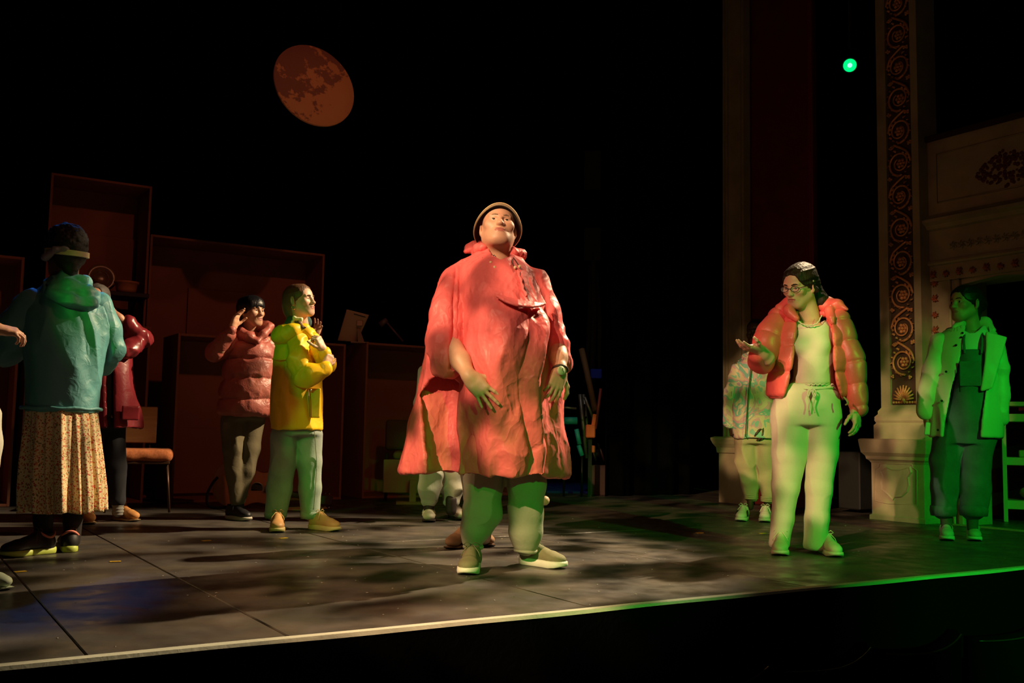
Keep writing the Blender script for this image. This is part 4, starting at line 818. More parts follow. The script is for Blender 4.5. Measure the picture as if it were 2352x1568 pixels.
# low chair-like dark things between pillars
b = MB(); c_ = ground(1985, 1180); sbox(b, 2.25, 2.6, vu(1975, 1150, 2.25) , vu(1925, 1150, 2.25), .03, .55, .01); tag(b.build('speaker_box', mat('dark_box', (.02, .022, .02), .6)), 'black box standing in the shadow left of the carved pedestal', 'box')
# ------------------------------------------------------------------ seats in the front row
m_seat = mat('dark_plush', (.004, .003, .003), 1, bump=.001, bs=80, spec=0); m_rim = mat('seat_rim', (.05, .025, .015), .3, 0)
seat_proto = None; k = 0
SL = ['leftmost front row seat back, almost cut off by the bottom edge', 'front row seat back with the red gleam on its rim', 'front row seat back, third from the left along the bottom', 'front row seat back with a faint green gleam', 'rightmost front row seat back by the right edge']
for (xa, ya, xb, yb) in ((1290, 1585, 1480, 1562), (1505, 1556, 1748, 1522), (1785, 1514, 1982, 1480), (2015, 1476, 2190, 1450), (2228, 1448, 2400, 1415)):
    zt = -.14; A_, B_ = ground(xa, ya, zt), ground(xb, yb, zt); c_ = (A_ + B_) / 2; d_ = B_ - A_; wd = np.linalg.norm(d_); rz = math.atan2(d_[1], d_[0])
    e = empty('theatre_seat', (c_[0], c_[1], -1.1), rz, label=SL[k], cat='seat', group='front row theatre seats'); H = zt + 1.1
    prof = lambda x: H - .035 + .045 * (abs(x) / (wd / 2)) ** 2 * (1 if x > 0 else .3)
    xs = np.linspace(-wd / 2, wd / 2, 15); cy = lambda x: -.03 * (1 - (x / (wd / 2)) ** 2)
    V = []; 
    for x in xs: V += [(x, cy(x) - .035, .35), (x, cy(x) - .035, prof(x) - .02), (x, cy(x) - .015, prof(x)), (x, cy(x) + .03, prof(x) - .004), (x, cy(x) + .045, .35)]
    F = [(i * 5 + j, i * 5 + (j + 1) % 5, (i + 1) * 5 + (j + 1) % 5, (i + 1) * 5 + j) for i in range(14) for j in range(5)] + [(0, 1, 2, 3, 4), (74, 73, 72, 71, 70)]
    MB().add(V, F, True).build('backrest', m_seat, e); MB().tube([(x, cy(x) - .037, prof(x) - .016) for x in xs], .004, 6).build('rim', m_rim, e)
    MB().box((0, .2, .42), (wd / 2 - .01, .2, .05), rot(x=6), .02).build('seat', m_seat, e)
    for q in (-1, 1): MB().box((q * wd * .5, .1, .32), (.018, .2, .32), None, .01).build('side_frame', m_blk, e)
    k += 1
# ------------------------------------------------------------------ floor litter and yellow tape marks
b = MB(); rn = random.Random(11)
for k in range(330):
    u, v = rn.uniform(-5.5, 1.6), abs(rn.gauss(1.6, 1.5)) + .05
    if v > 6: continue
    r = rn.uniform(.003, .008); a = rn.uniform(0, 6.3); c_ = W(u, v, .0015)
    P = [c_ + r * np.array((math.cos(a + q) * (1, .5, .9, .6)[i], math.sin(a + q) * (1, .5, .9, .6)[i], 0)) for i, q in enumerate((0, 1.4, 3, 4.6))]; b.add(P + [c_ + np.array((0, 0, .002))], [(0, 1, 4), (1, 2, 4), (2, 3, 4), (3, 0, 4)])
tag(b.build('floor_litter', mat('paper_specks', (.3, .27, .22), .8)), 'tiny pale paper specks scattered over the dark stage floor', 'litter', kind='stuff')
m_yt = mat('yellow_tape', (.8, .5, .03), .6)
for (x, y, lb) in ((46, 1313, 'yellow tape mark nearest the left front corner of the stage'), (265, 1290, 'yellow tape mark in front of the floral skirt'), (474, 1242, 'yellow tape mark left of the tan sneakers'), (651, 1236, 'yellow tape mark just in front of the tan sneakers'), (1607, 1224, 'yellow tape mark between the poncho and the pink jacket'), (1752, 1225, 'yellow tape mark beside the cream trousers')):
    c_ = ground(x, y); a = rn.uniform(-.3, .3) + SROT; R3 = np.array(Matrix.Rotation(a, 3, 'Z')); b = MB(); b.box(c_ + np.array((0, 0, .002)), (.026, .011, .0012), R3); tag(b.build('tape_mark', m_yt), lb, 'tape', 'yellow tape marks on the stage')
# ------------------------------------------------------------------ the performers
sk_pale = skin('skin_pale', (.62, .36, .25)); sk_warm = skin('skin_warm', (.56, .3, .19)); sk_dark = skin('skin_dark', (.07, .035, .022), .4); sk_brown = skin('skin_brown', (.11, .06, .04), .45)
lip = mat('lips', (.42, .15, .12), .4); lip_d = mat('lips_dark', (.14, .05, .045), .4)
m_shoelace = mat('pale_lace', (.66, .6, .48), .7)
def gnd(P, pts): return [P.G(*p) for p in pts]
def ss(x, a, b): t = np.clip((x - a) / (b - a), 0, 1); return t * t * (3 - 2 * t)
# ============ 1 the man in the coral poncho
def man():
    P = Per(1168, 1300, 'stout man in a coral red poncho and brimmed rain hat, gazing up at centre stage'); J = P.J; E = P.e
    m_p = mat('coral_poncho', (.78, .155, .16), .46, crumple=(9, .0125, 1.1), bstretch=(1.3, 1.3, .6), spec=.28); m_pt = mat('grey_trousers', (.36, .36, .27), .85, bump=.002, bs=30)
    m_hat = mat('khaki_hat', (.3, .24, .15), .8, bump=.001, bs=150); m_hatin = mat('hat_lining', (.025, .018, .012), .9)
    hc = J(1144, 528, -.02); R = fr_head(7, 22, 3); sz = 1.08; nk = J(1143, 600, .03)
    hd = head_mesh(hc, R, sz, nk, .068, fat=1)
    w1, e1 = J(1079, 866, -.37), J(1034, 785, -.22); k1 = J(1098, 893, -.40)
    h1 = hand_mesh(w1, k1 - w1 + np.array((.02, 0, -.01)), (-.25, -1, .35), e1, thumb=-1, size=1.12, curl=(18, 12, 12, 8), spread=11, fr=.042, er=.045, tcurl=5)
    w2, e2 = J(1286, 850, -.22), J(1281, 788, -.1); k2 = J(1278, 880, -.25)
    h2 = hand_mesh(w2, k2 - w2, (.45, -1, .25), e2, thumb=-1, size=1.05, curl=(28, 28, 32, 36), spread=5, fr=.04, er=.045)
    ut = undertorso(P.st([(610, 1100, 1190, .1, 0), (660, 1050, 1230, .16, 0), (850, 1060, 1250, .24, -.04), (1050, 1070, 1245, .17, 0)]), [([J(1110, 1030), J(1110, 1160), J(1090, 1255)], [.09, .065, .045]), ([J(1212, 1030), J(1208, 1160), J(1205, 1262)], [.09, .065, .045])],
                     [([J(1080, 650), J(1040, 760, -.1), e1], [.06, .055, .05]), ([J(1215, 650), J(1270, 740, -.05), e2], [.06, .05, .05])])
    joined('body', [(hd[0], hd[1], hd[2]), (*h1, 0), (*h2, 0), (*ut, 0)], [sk_pale, lip], E)
    eyes(E, hc, R, sz, (0, 8), brow=mat('grey_brow', (.3, .2, .13), .8))
    # hat: crown behind the head, wide limp brim framing the face
    hat = Fld(.01); hat.ell((0, .035, .05), (.087, .105, .074)); hat.box((0, 0, -.06), (.3, .3, .098), None, .002, k=0, mode='sub'); hat.ell((0, .02, .04), (.08, .098, .08), k=0, mode='sub')
    V, Q = hat.mesh(.004); V = hc + sz * (V @ R.T); ho = link('hat', mesh_arr('hat', relax(V, Q, 1), Q), E, m_hat)
    def bp(a, o, z):
        q = o / .036; si = -math.sin(a); return ((.083 + o * .85) * math.cos(a), .022 + (.1 + o * .9) * math.sin(a), .044 + (z - .052 + o * 1.0) * 1 - .016 * q + (.016 + .036 * q) * si - .018 * q * math.cos(a) ** 2 + .003 * math.sin(3 * a) * q)
    n = 60; V = []; Q = []; prof = [(0, .052), (.012, .046), (.028, .03), (.034, .012), (.036, .010), (.033, .004), (.026, .026), (.010, .042), (0, .047)]
    for i in range(n):
        a = 2 * PI * i / n; front = max(0, -math.sin(a)); side = abs(math.cos(a))
        for (o, z) in prof:
            sc_ = 1 + .25 * front; V.append(bp(a, o, z))
    m_ = len(prof); Q = [(i * m_ + k, ((i + 1) % n) * m_ + k, ((i + 1) % n) * m_ + k + 1, i * m_ + k + 1) for i in range(n) for k in range(m_ - 1)]
    V = hc + sz * (np.array(V) @ R.T); o = link('brim', mesh_arr('brim', V, Q), ho, [m_hat, m_hatin]); o.data.polygons.foreach_set('material_index', [1 if (i % (m_ - 1)) >= 5 else 0 for i in range(len(Q))])
    rim = [hc + sz * (R @ np.array(bp(a, .0365, .0115))) for a in np.linspace(0, 2 * PI, 61)[:-1]]
    b = MB(); b.tube(rim, .0032, 6, closed=True); b.build('brim_edge', mat('cream_piping', (.62, .48, .26), .6), ho)
    # trousers
    f = Fld(.03); f.chain(P.ch([(1120, 1020, 0), (1112, 1110, 0), (1108, 1175, 0), (1094, 1218, 0), (1087, 1241, .0)]), [.11, .096, .09, .074, .052]); f.chain(P.ch([(1200, 1020), (1209, 1110), (1208, 1180), (1207, 1222), (1207, 1247)]), [.11, .092, .08, .078, .06])
    f.stack(P.st([(960, 1090, 1240, .17, 0), (1060, 1078, 1240, .15, 0)]))
    V, Q = f.mesh(.007, lambda V: folds(V, (8, 8, 2.5), .010, 4), 1); link('trousers', mesh_arr('trousers', V, Q), E, m_pt)
    b = MB()
    for (x, y, r) in ((1087, 1255, .043), (1207, 1264, .05)): c = J(x, y); b.tube([c + np.array((r * math.cos(a), r * math.sin(a), .004 * math.sin(2 * a))) for a in np.linspace(0, 2 * PI, 25)[:-1]], .011, 8, closed=True)
    b.build('cuff', m_pt, E)
    # poncho
    cap = [(574, 1098, 1186, .085, .02), (590, 1080, 1196, .11, .02), (600, 1060, 1206, .13, .02), (615, 1038, 1224, .16, .02), (632, 1020, 1238, .18, .02), (655, 1007, 1252, .2, .02), (690, 993, 1265, .21, .02), (750, 985, 1282, .22, .03), (800, 976, 1289, .23, .03), (850, 966, 1295, .23, .04), (900, 958, 1297, .24, .04), (950, 948, 1298, .25, .04), (1000, 938, 1299, .26, .04), (1050, 926, 1300, .27, .04), (1086, 921, 1301, .28, .04)]
    fr = [(590, 1100, 1190, .13, -.03), (620, 1062, 1222, .19, -.03), (660, 1050, 1240, .25, -.03), (710, 1056, 1256, .32, -.03), (770, 1058, 1262, .38, -.03), (830, 1058, 1264, .39, -.03), (900, 1058, 1264, .36, -.03), (980, 1058, 1262, .33, -.02), (1086, 1058, 1262, .31, -.02)]
    f = Fld(.035); f.stack(P.st(cap), rnd=.01, ext=.06); f.stack(P.st(fr), rnd=.01, k=.025, ext=.06); 
    f.chain([J(1050, 650, -.05), J(1028, 720, -.14), J(1022, 790, -.2), J(1027, 838, -.24)], [.085, .088, .088, .075], k=.02); f.chain([J(1232, 650, -.03), J(1258, 720, -.06), J(1276, 790, -.09), J(1286, 832, -.1)], [.07, .065, .062, .055], k=.03)
    f.shell(.016); f.hem(J(1150, 1087)[2])
    f.prism(P.poly([(962, 905), (985, 872), (1010, 862), (1040, 872), (1058, 880), (1058, 1110), (1000, 1110), (985, 1095)], -.1), -.8, -.02, k=.006)
    f.prism(P.poly([(1120, 560), (1180, 560), (1172, 590), (1150, 607), (1130, 592)], -.1), -.6, -.02, k=.004); f.stack([(J(1143, 640)[2], nk[0], .02, .05, .05), (J(1143, 560)[2], nk[0], .02, .085, .08)], mode='sub', k=.005)
    za, zb = J(1168, 640)[2], J(1168, 1086)[2]; xg = J(1226, 900, -.3)[0]; xl = J(990, 900)[0]; xs_ = J(1050, 800)[0]
    def disp(V):
        t = ss(V[:, 2], za, zb - .0) if za < zb else ss(-V[:, 2], -za, -zb); x = V[:, 0] + .16 * (V[:, 2] - zb); fr_ = V[:, 1] < -.05
        d = folds(V, (7, 7, .9), .02, 3, tilt=.1) * (.2 + .8 * t) + folds(V, (13, 13, 3.5), .0045, 11, tilt=-.7) + .006 * np.sin(V[:, 0] * 42 + 2 * np.sin(V[:, 2] * 5)) * t
        d -= .055 * np.exp(-((V[:, 0] - xg + .02 * np.sin(V[:, 2] * 9)) / .032) ** 2) * fr_ * ss(-V[:, 2], -J(1168, 700)[2], -J(1168, 760)[2])
        d -= .02 * np.exp(-((V[:, 0] - xs_) / .016) ** 2) * fr_ * (V[:, 2] > zb + .5)
        return d
    V, Q = f.mesh(.0068, disp, 1); nV = vnormals(V, Q); po = link('poncho', mesh_arr('poncho', V, Q), E, m_p)
    f = Fld(.01); f.stack(P.st([(862, 975, 1070, .016, .01), (950, 962, 1075, .016, .0), (1040, 950, 1080, .016, -.02), (1085, 945, 1080, .016, -.03)]), rnd=.006, ex=6); fobj('back_panel', f, m_p, po, .007, lambda V: .012 * np.sin(V[:, 0] * 28 + 1) + .004 * noise(V * 9, 3))
    # collar with rolled hood, pocket flap, placket, toggles
    f = Fld(.012); cc = J(1145, 590, .02)
    ring = [cc + np.array((.115 * math.cos(a), .1 * math.sin(a), .012 + .025 * max(0, math.sin(a)) + (.018 if math.cos(a) < -.5 else 0))) for a in np.linspace(0, 2 * PI, 17)[:-1]]
    for i in range(16):
        if 10 <= i <= 13: continue
        f.cone(ring[i], ring[(i + 1) % 16], .026, .026)
    f.chain([J(1069, 577, .06), J(1078, 571, .07), J(1095, 568, .08), J(1118, 572, .12), J(1150, 580, .16)], [.01, .02, .03, .04, .04], k=.02); f.ell(J(1150, 610, .2), (.13, .05, .08), k=.03); f.chain([J(1172, 572, .06), J(1182, 580, .05), J(1184, 592, .04)], [.022, .022, .02])
    fobj('collar', f, m_p, po, .005, lambda V: folds(V, (22, 22, 22), .006, 6))
    sy = lambda px: -.045 - .325 * math.sqrt(max(.1, 1 - ((px - 1157) / 108) ** 2)); f = Fld(.004); nA = 34
    for i in range(nA):
        t = i / (nA - 1); px = 1143 + 106 * t; a_ = J(px, 680 + 18 * t + 3 * math.sin(PI * t), sy(px)); q = math.sin(PI * t) ** .6; f.cone(a_, a_ + np.array((.003, -.03 * q, -.026 * q)), .009, .007, k=.006)
    fobj('pocket_flap', f, m_p, po, .004)
    pl = smooth_pts([J(1183, 605, -.165), J(1190, 625, -.22), J(1197, 645, -.258), (J(1202, 665, -.285)), J(1210, 680, -.31)], 6); b = MB(); b.tube([p + np.array((.0018 * math.sin(i * 1.3), 0, 0)) for i, p in enumerate(pl)], [.0065 + .0006 * math.sin(i * 1.3) for i in range(len(pl))], 6); b.build('placket', m_p, po)
    mc_ = mat('dark_cord', (.09, .04, .03), .7); mb_ = mat('cream_toggle', (.75, .62, .38), .4)
    for pts in ([(1135, 586, -.13), (1129, 593, -.185), (1127, 603, -.215)], [(1176, 588, -.12), (1184, 598, -.18), (1193, 612, -.205)], [(1178, 590, -.13), (1176, 602, -.195), (1183, 614, -.22)], [(1138, 588, -.14), (1141, 600, -.2), (1136, 614, -.235)]):
        q = smooth_pts([J(*p) for p in pts], 3); lace_tube('drawcord', q, .003, mc_, po); MB().lathe([(.0005, .009), (.006, .006), (.0075, 0), (.006, -.006), (.0005, -.009)], q[-1], None, 10).build('toggle', mb_, po)
    # watch, ring
    wc = J(1287, 851, -.215); ax_ = (w2 - e2) / np.linalg.norm(w2 - e2); b = MB(); u1 = np.cross(ax_, (0, 1, 0)); u1 /= np.linalg.norm(u1); u2 = np.cross(ax_, u1)
    b.tube([w2 + .036 * math.cos(a) * u1 + .034 * math.sin(a) * u2 for a in np.linspace(0, 2 * PI, 21)[:-1]], .008, 6, closed=True); wo = b.build('watch_strap', mat('dark_strap', (.04, .03, .02), .5), E)
    b = MB(); Rw = np.array(Vector((.55, -.8, .15)).to_track_quat('Z', 'Y').to_matrix()); b.lathe([(.0005, .008), (.019, .008), (.023, .003), (.023, -.004)], J(1289, 851, -.27), Rw, 24); b.build('watch_face', mat('watch_dial', (.6, .7, .45), .25), wo)
    for (x0, y0, x1, y1) in ((0, 0, .004, .012), (0, 0, .008, -.004)): c_ = J(1289, 851, -.27); b = MB(); b.tube([c_ + Rw @ np.array((x0, y0, .0095)), c_ + Rw @ np.array((x1, y1, .0095))], .0011, 4); b.build('watch_hand', m_blk, wo)
    # shoes
    m_sh = mat('olive_knit', (.2, .19, .1), .8, bump=.001, bs=120); m_so = mat('white_foam', (.78, .8, .68), .5)
    shoe(P, P.G(1090, 1298), P.G(1072, 1322), .112, m_sh, m_so, mat('olive_lace', (.14, .14, .08), .8), chunky=1.2); shoe(P, P.G(1170, 1290), P.G(1298, 1307), .108, m_sh, m_so, mat('olive_lace', (.1, .1, .1)), chunky=1.25)
    return P
man()
# ============ 2 woman in the pink puffer jacket
def puffer_disp(period, amp, seed=0, z0=0.):
    def d(V):
        s = np.abs(np.sin(PI * (V[:, 2] - z0 + .012 * noise(V * 6, seed)) / period)); return amp * (s ** .45 - .75) + amp * .55 * folds(V, (16, 16, 22), 1, seed + 2) * .4 * (1.2 - s) + .004 * noise(V * 18, seed + 5)
    return d
def tube_disp(A, B, period, amp, seed=0):
    A, B = np.array(A), np.array(B); ax_ = (B - A) / np.linalg.norm(B - A)
    def d(V): s = np.abs(np.sin(PI * ((V - A) @ ax_) / period)); return amp * (s ** .45 - .7) + .005 * noise(V * 16, seed)
    return d
def pink():
    P = Per(1838, 1268, 'woman with glasses in an open pink puffer jacket, cream top and cream trousers'); J = P.J; E = P.e
    mp_ = mat('pink_puffer', (.78, .12, .11), .42, bump=.0012, bs=22, ridge=1); ms_ = mat('cream_top', (.58, .55, .42), .8, bump=.0008, bs=50); mt = mat('cream_trousers', (.56, .55, .4), .85, bump=.001, bs=40); mh = mat('dark_hair', (.02, .011, .007), .55, spec=.2, bump=.006, bs=14, bstretch=(5, 5, 1))
    hc = J(1837, 657, -.03); R = fr_head(-34, -16, 3); sz = 1.07; nk = J(1858, 732, .03)
    hd = head_mesh(hc, R, sz, nk, .057, fem=1, mouth=1)
    w1, e1 = J(1742, 802, -.33), J(1745, 850, -.14)
    h1 = hand_mesh(w1, J(1712, 797, -.4) - w1, (-.1, -.25, -1), J(1762, 822, -.25), thumb=1, size=.98, curl=(8, 14, 20, 26), spread=9, fr=.036)
    w2 = J(1966, 946, -.03); h2 = hand_mesh(w2, J(1968, 972, -.06) - w2, (.9, -.5, 0), J(1972, 900), thumb=1, size=.95, curl=(22, 25, 30, 35), spread=3)
    ut = undertorso(P.st([(735, 1835, 1880, .07, .02), (760, 1800, 1915, .1, .02), (860, 1825, 1910, .1, 0), (940, 1780, 1925, .12, 0)]), [([J(1815, 930), J(1805, 1100), J(1790, 1240)], [.08, .055, .04]), ([J(1890, 930), J(1880, 1100), J(1880, 1245)], [.08, .055, .04])],
                     [([J(1795, 740, .0), J(1755, 835, -.08), J(1762, 822, -.2)], [.05, .045, .04]), ([J(1925, 745), J(1962, 850), J(1968, 930)], [.05, .045, .035])])
    joined('body', [(*hd,), (*h1, 0), (*h2, 0), (*ut, 0)], [sk_pale, lip], E); eyes(E, hc, R, sz, (0, -14), brow=mh)
    # hair: parted, drawn back into a low loose tail
    f = hair_fld(.07, .05, .02, -.03, -.1); f.ell((0, .1, -.03), (.06, .05, .07), k=.03); f.cone((.07, -.02, .035), (.078, .03, -.03), .012, .016, k=.01); f.cone((-.07, -.02, .035), (-.078, .03, -.03), .012, .016, k=.01)
    V, Q = f.mesh(.004, lambda V: folds(V, (30, 9, 40), .0035, 2), 1); Ho = link('hair', mesh_arr('hair', hc + sz * (V @ R.T), Q), E, mh)
    f = Fld(.015); f.chain([hc + R @ np.array((0, .12, -.02)), J(1886, 690, .06), J(1893, 712, .08), J(1890, 740, .1)], [.05, .042, .035, .02]); fobj('ponytail', f, mh, Ho, .006, lambda V: folds(V, (30, 30, 8), .006, 4))
    b = MB()
    for k in range(9): a = rad(20 + 35 * k); p = hc + R @ np.array((-.075 - .006 * (k % 3), -.05 + .012 * (k % 4), .03 - .012 * k)); b.tube([p, p + R @ np.array((-.014, -.008, -.006)), p + R @ np.array((-.012, -.012, -.02))], .0016, 4)
    b.build('loose_strand', mh, Ho)
    # glasses
    g = MB(); 
    for x in (-1, 1):
        c = np.array((x * .033, -.104, .0)); g.tube([hc + sz * (R @ (c + np.array((.024 * math.cos(a), .006 * abs(math.cos(a)) * (x * math.cos(a) > 0), .015 * math.sin(a))))) for a in np.linspace(0, 2 * PI, 19)[:-1]], .0022, 5, closed=True)
        g.tube([hc + sz * (R @ np.array(q)) for q in ((x * .057, -.098, .004), (x * .074, -.07, .006), (x * .08, -.0, .008))], .0022, 5)
    g.tube([hc + sz * (R @ np.array(q)) for q in ((-.009, -.106, .002), (0, -.11, .005), (.009, -.106, .002))], .002, 5); go = g.build('glasses', mat('dark_frames', (.05, .03, .03), .3, .4), E)
    ml = mat('lens_glass', (.9, .9, .9), .05, alpha=.1)
    for x in (-1, 1):
        b = MB(); b.lathe([(.0005, 0), (.02, 0)], (0, 0, 0), rot(x=90), 18); V = np.array(b.v) * np.array((1.1, 1, .7)) + np.array((x * .033, -.104, 0)); b.v = [tuple(hc + sz * (R @ q)) for q in V]; b.build('lens', ml, go)
    # top
    f = Fld(.02); f.stack(P.st([(738, 1826, 1900, .075, .02), (752, 1812, 1908, .11, .01), (790, 1822, 1914, .135, 0), (815, 1824, 1914, .14, 0), (850, 1824, 1912, .135, 0), (885, 1822, 1914, .135, 0)]), rnd=.015); f.ell(J(1842, 795, -.09), (.055, .05, .05), k=.03); f.ell(J(1882, 795, -.085), (.055, .05, .05), k=.03); f.stack([(J(1860, 752)[2], nk[0] + .02, -.06, .055, .1), (J(1860, 720)[2], nk[0] + .02, -.04, .085, .14)], mode='sub', k=.01)
    fobj('top', f, ms_, E, .006, lambda V: folds(V, (9, 9, 5), .005, 5))
    b = MB(); P_ = [J(1822 + (1914 - 1822) * t, 883, -.135 * math.sin(PI * max(.08, min(.92, t))) ** .6) for t in np.linspace(0, 1, 28)]; b.tube([p + np.array((0, -.004, .005 * math.sin(i * 2.2))) for i, p in enumerate(P_)], .005, 6); b.build('scalloped_hem', ms_, E)
    P_ = smooth_pts([J(1829, 727, -.07), J(1838, 741, -.115), J(1856, 747, -.13), J(1876, 743, -.115), J(1887, 725, -.07)], 6); MB().tube([p + np.array((0, -.004, .003 * math.sin(i * 2.4))) for i, p in enumerate(P_)], .0035, 6).build('neckline_trim', ms_, E)
    # trousers
    f = Fld(.025); f.stack(P.st([(884, 1806, 1914, .125, 0), (905, 1780, 1925, .14, .01), (940, 1770, 1931, .15, .02), (975, 1769, 1931, .14, .02)]), rnd=.01); f.chain(P.ch([(1816, 960), (1812, 1040), (1805, 1120), (1797, 1190), (1790, 1246)]), [.118, .098, .075, .066, .062], k=.02); f.chain(P.ch([(1892, 960), (1890, 1040), (1880, 1120), (1875, 1190), (1873, 1250)]), [.098, .082, .07, .068, .072], k=.02)
    f.box(J(1832, 1262) - np.array((0, 0, .055)), (.4, .3, .065), None, .001, k=.004, mode='sub')
    fobj('trousers', f, mt, E, .0068, lambda V: folds(V, (7, 7, 1.6), .009, 9) + .004 * ss(-V[:, 2], -.3, -.05) * noise(V * 12, 4))
    b = MB(); b.tube([J(x, y, -.15 + .04 * abs(i - 2)) for i, (x, y) in enumerate(((1808, 890), (1835, 892), (1862, 893), (1890, 892), (1915, 890)))], .006, 6); wb = b.build('waistband_cord', mt, E)
    for pts in ([(1862, 893), (1855, 905), (1860, 925), (1858, 945)], [(1866, 893), (1872, 910), (1868, 930), (1872, 948)], [(1864, 893), (1874, 898), (1871, 914), (1864, 895)], [(1862, 893), (1855, 898), (1856, 912), (1863, 895)]): lace_tube('drawstring', smooth_pts([J(x, y, -.165 + .0 * y) for x, y in pts], 4), .0042, ms_, E, 5)
    # jacket panels
    dp = puffer_disp(.155, .016, 3, J(1800, 915)[2])
    f = Fld(.03); f.stack(P.st([(716, 1800, 1915, .1, .05), (735, 1782, 1930, .14, .04), (770, 1772, 1944, .17, .03), (830, 1764, 1950, .185, .02), (880, 1761, 1950, .19, .02), (918, 1758, 1950, .185, .02)]), rnd=.03); f.shell(.03)
    f.prism(P.poly([(1836, 690), (1895, 690), (1909, 720), (1913, 780), (1916, 850), (1938, 930), (1960, 940), (1800, 940), (1803, 905), (1819, 850), (1826, 790), (1830, 735)], -.15), -.6, .02, k=.015)
    V, Q = f.mesh(.0075, dp, 1); jk = link('puffer_jacket', mesh_arr('puffer_jacket', V, Q), E, mp_)
    f = Fld(.02); f.chain([J(1795, 712, .0), J(1815, 700, .0), J(1850, 706, .1)], [.04, .05, .04]); f.chain([J(1850, 706, .1), J(1900, 700, .07), J(1922, 702, .02), J(1946, 710, -.02)], [.04, .05, .036, .012]); f.chain([J(1905, 712, -.02), J(1912, 740, -.06)], [.03, .018]); f.chain([J(1812, 712, -.06), J(1828, 732, -.1)], [.035, .022]); fobj('collar', f, mp_, jk, .006, lambda V: folds(V, (12, 12, 12), .006, 8))
    A, B, Cc = J(1790, 735, .02), J(1752, 822, -.09), J(1745, 820, -.25); f = Fld(.03); f.chain([A, (A + B) / 2 + np.array((-.01, 0, .01)), B], [.08, .085, .075]); f.chain([B, (B + Cc) / 2 + np.array((0, 0, -.02)), J(1740, 818, -.28)], [.075, .07, .05], k=.03); fobj('sleeve', f, mp_, jk, .007, tube_disp(A, B, .14, .012, 2))
    A, B, Cc = J(1927, 738, .02), J(1958, 830, .0), J(1972, 935, -.02); f = Fld(.03); f.chain([A, B, Cc], [.07, .072, .055]); fobj('sleeve', f, mp_, jk, .007, tube_disp(A, Cc, .13, .013, 5))
    lace_tube('hem_cord', smooth_pts([J(1938, 912, -.16), J(1944, 918, -.18), J(1947, 926, -.18), J(1942, 930, -.17)], 3), .005, mat('cord_olive', (.3, .3, .15), .6), jk)
    ms2 = mat('cream_canvas', (.72, .66, .48), .8); so = mat('cream_rubber', (.72, .66, .5), .5); so_l = mat('cream_lace', (.7, .64, .46), .8)
    shoe(P, P.G(1795, 1258), P.G(1791, 1277), .105, ms2, so, so_l); shoe(P, P.G(1866, 1257), P.G(1924, 1281), .1, ms2, so, so_l)
pink()
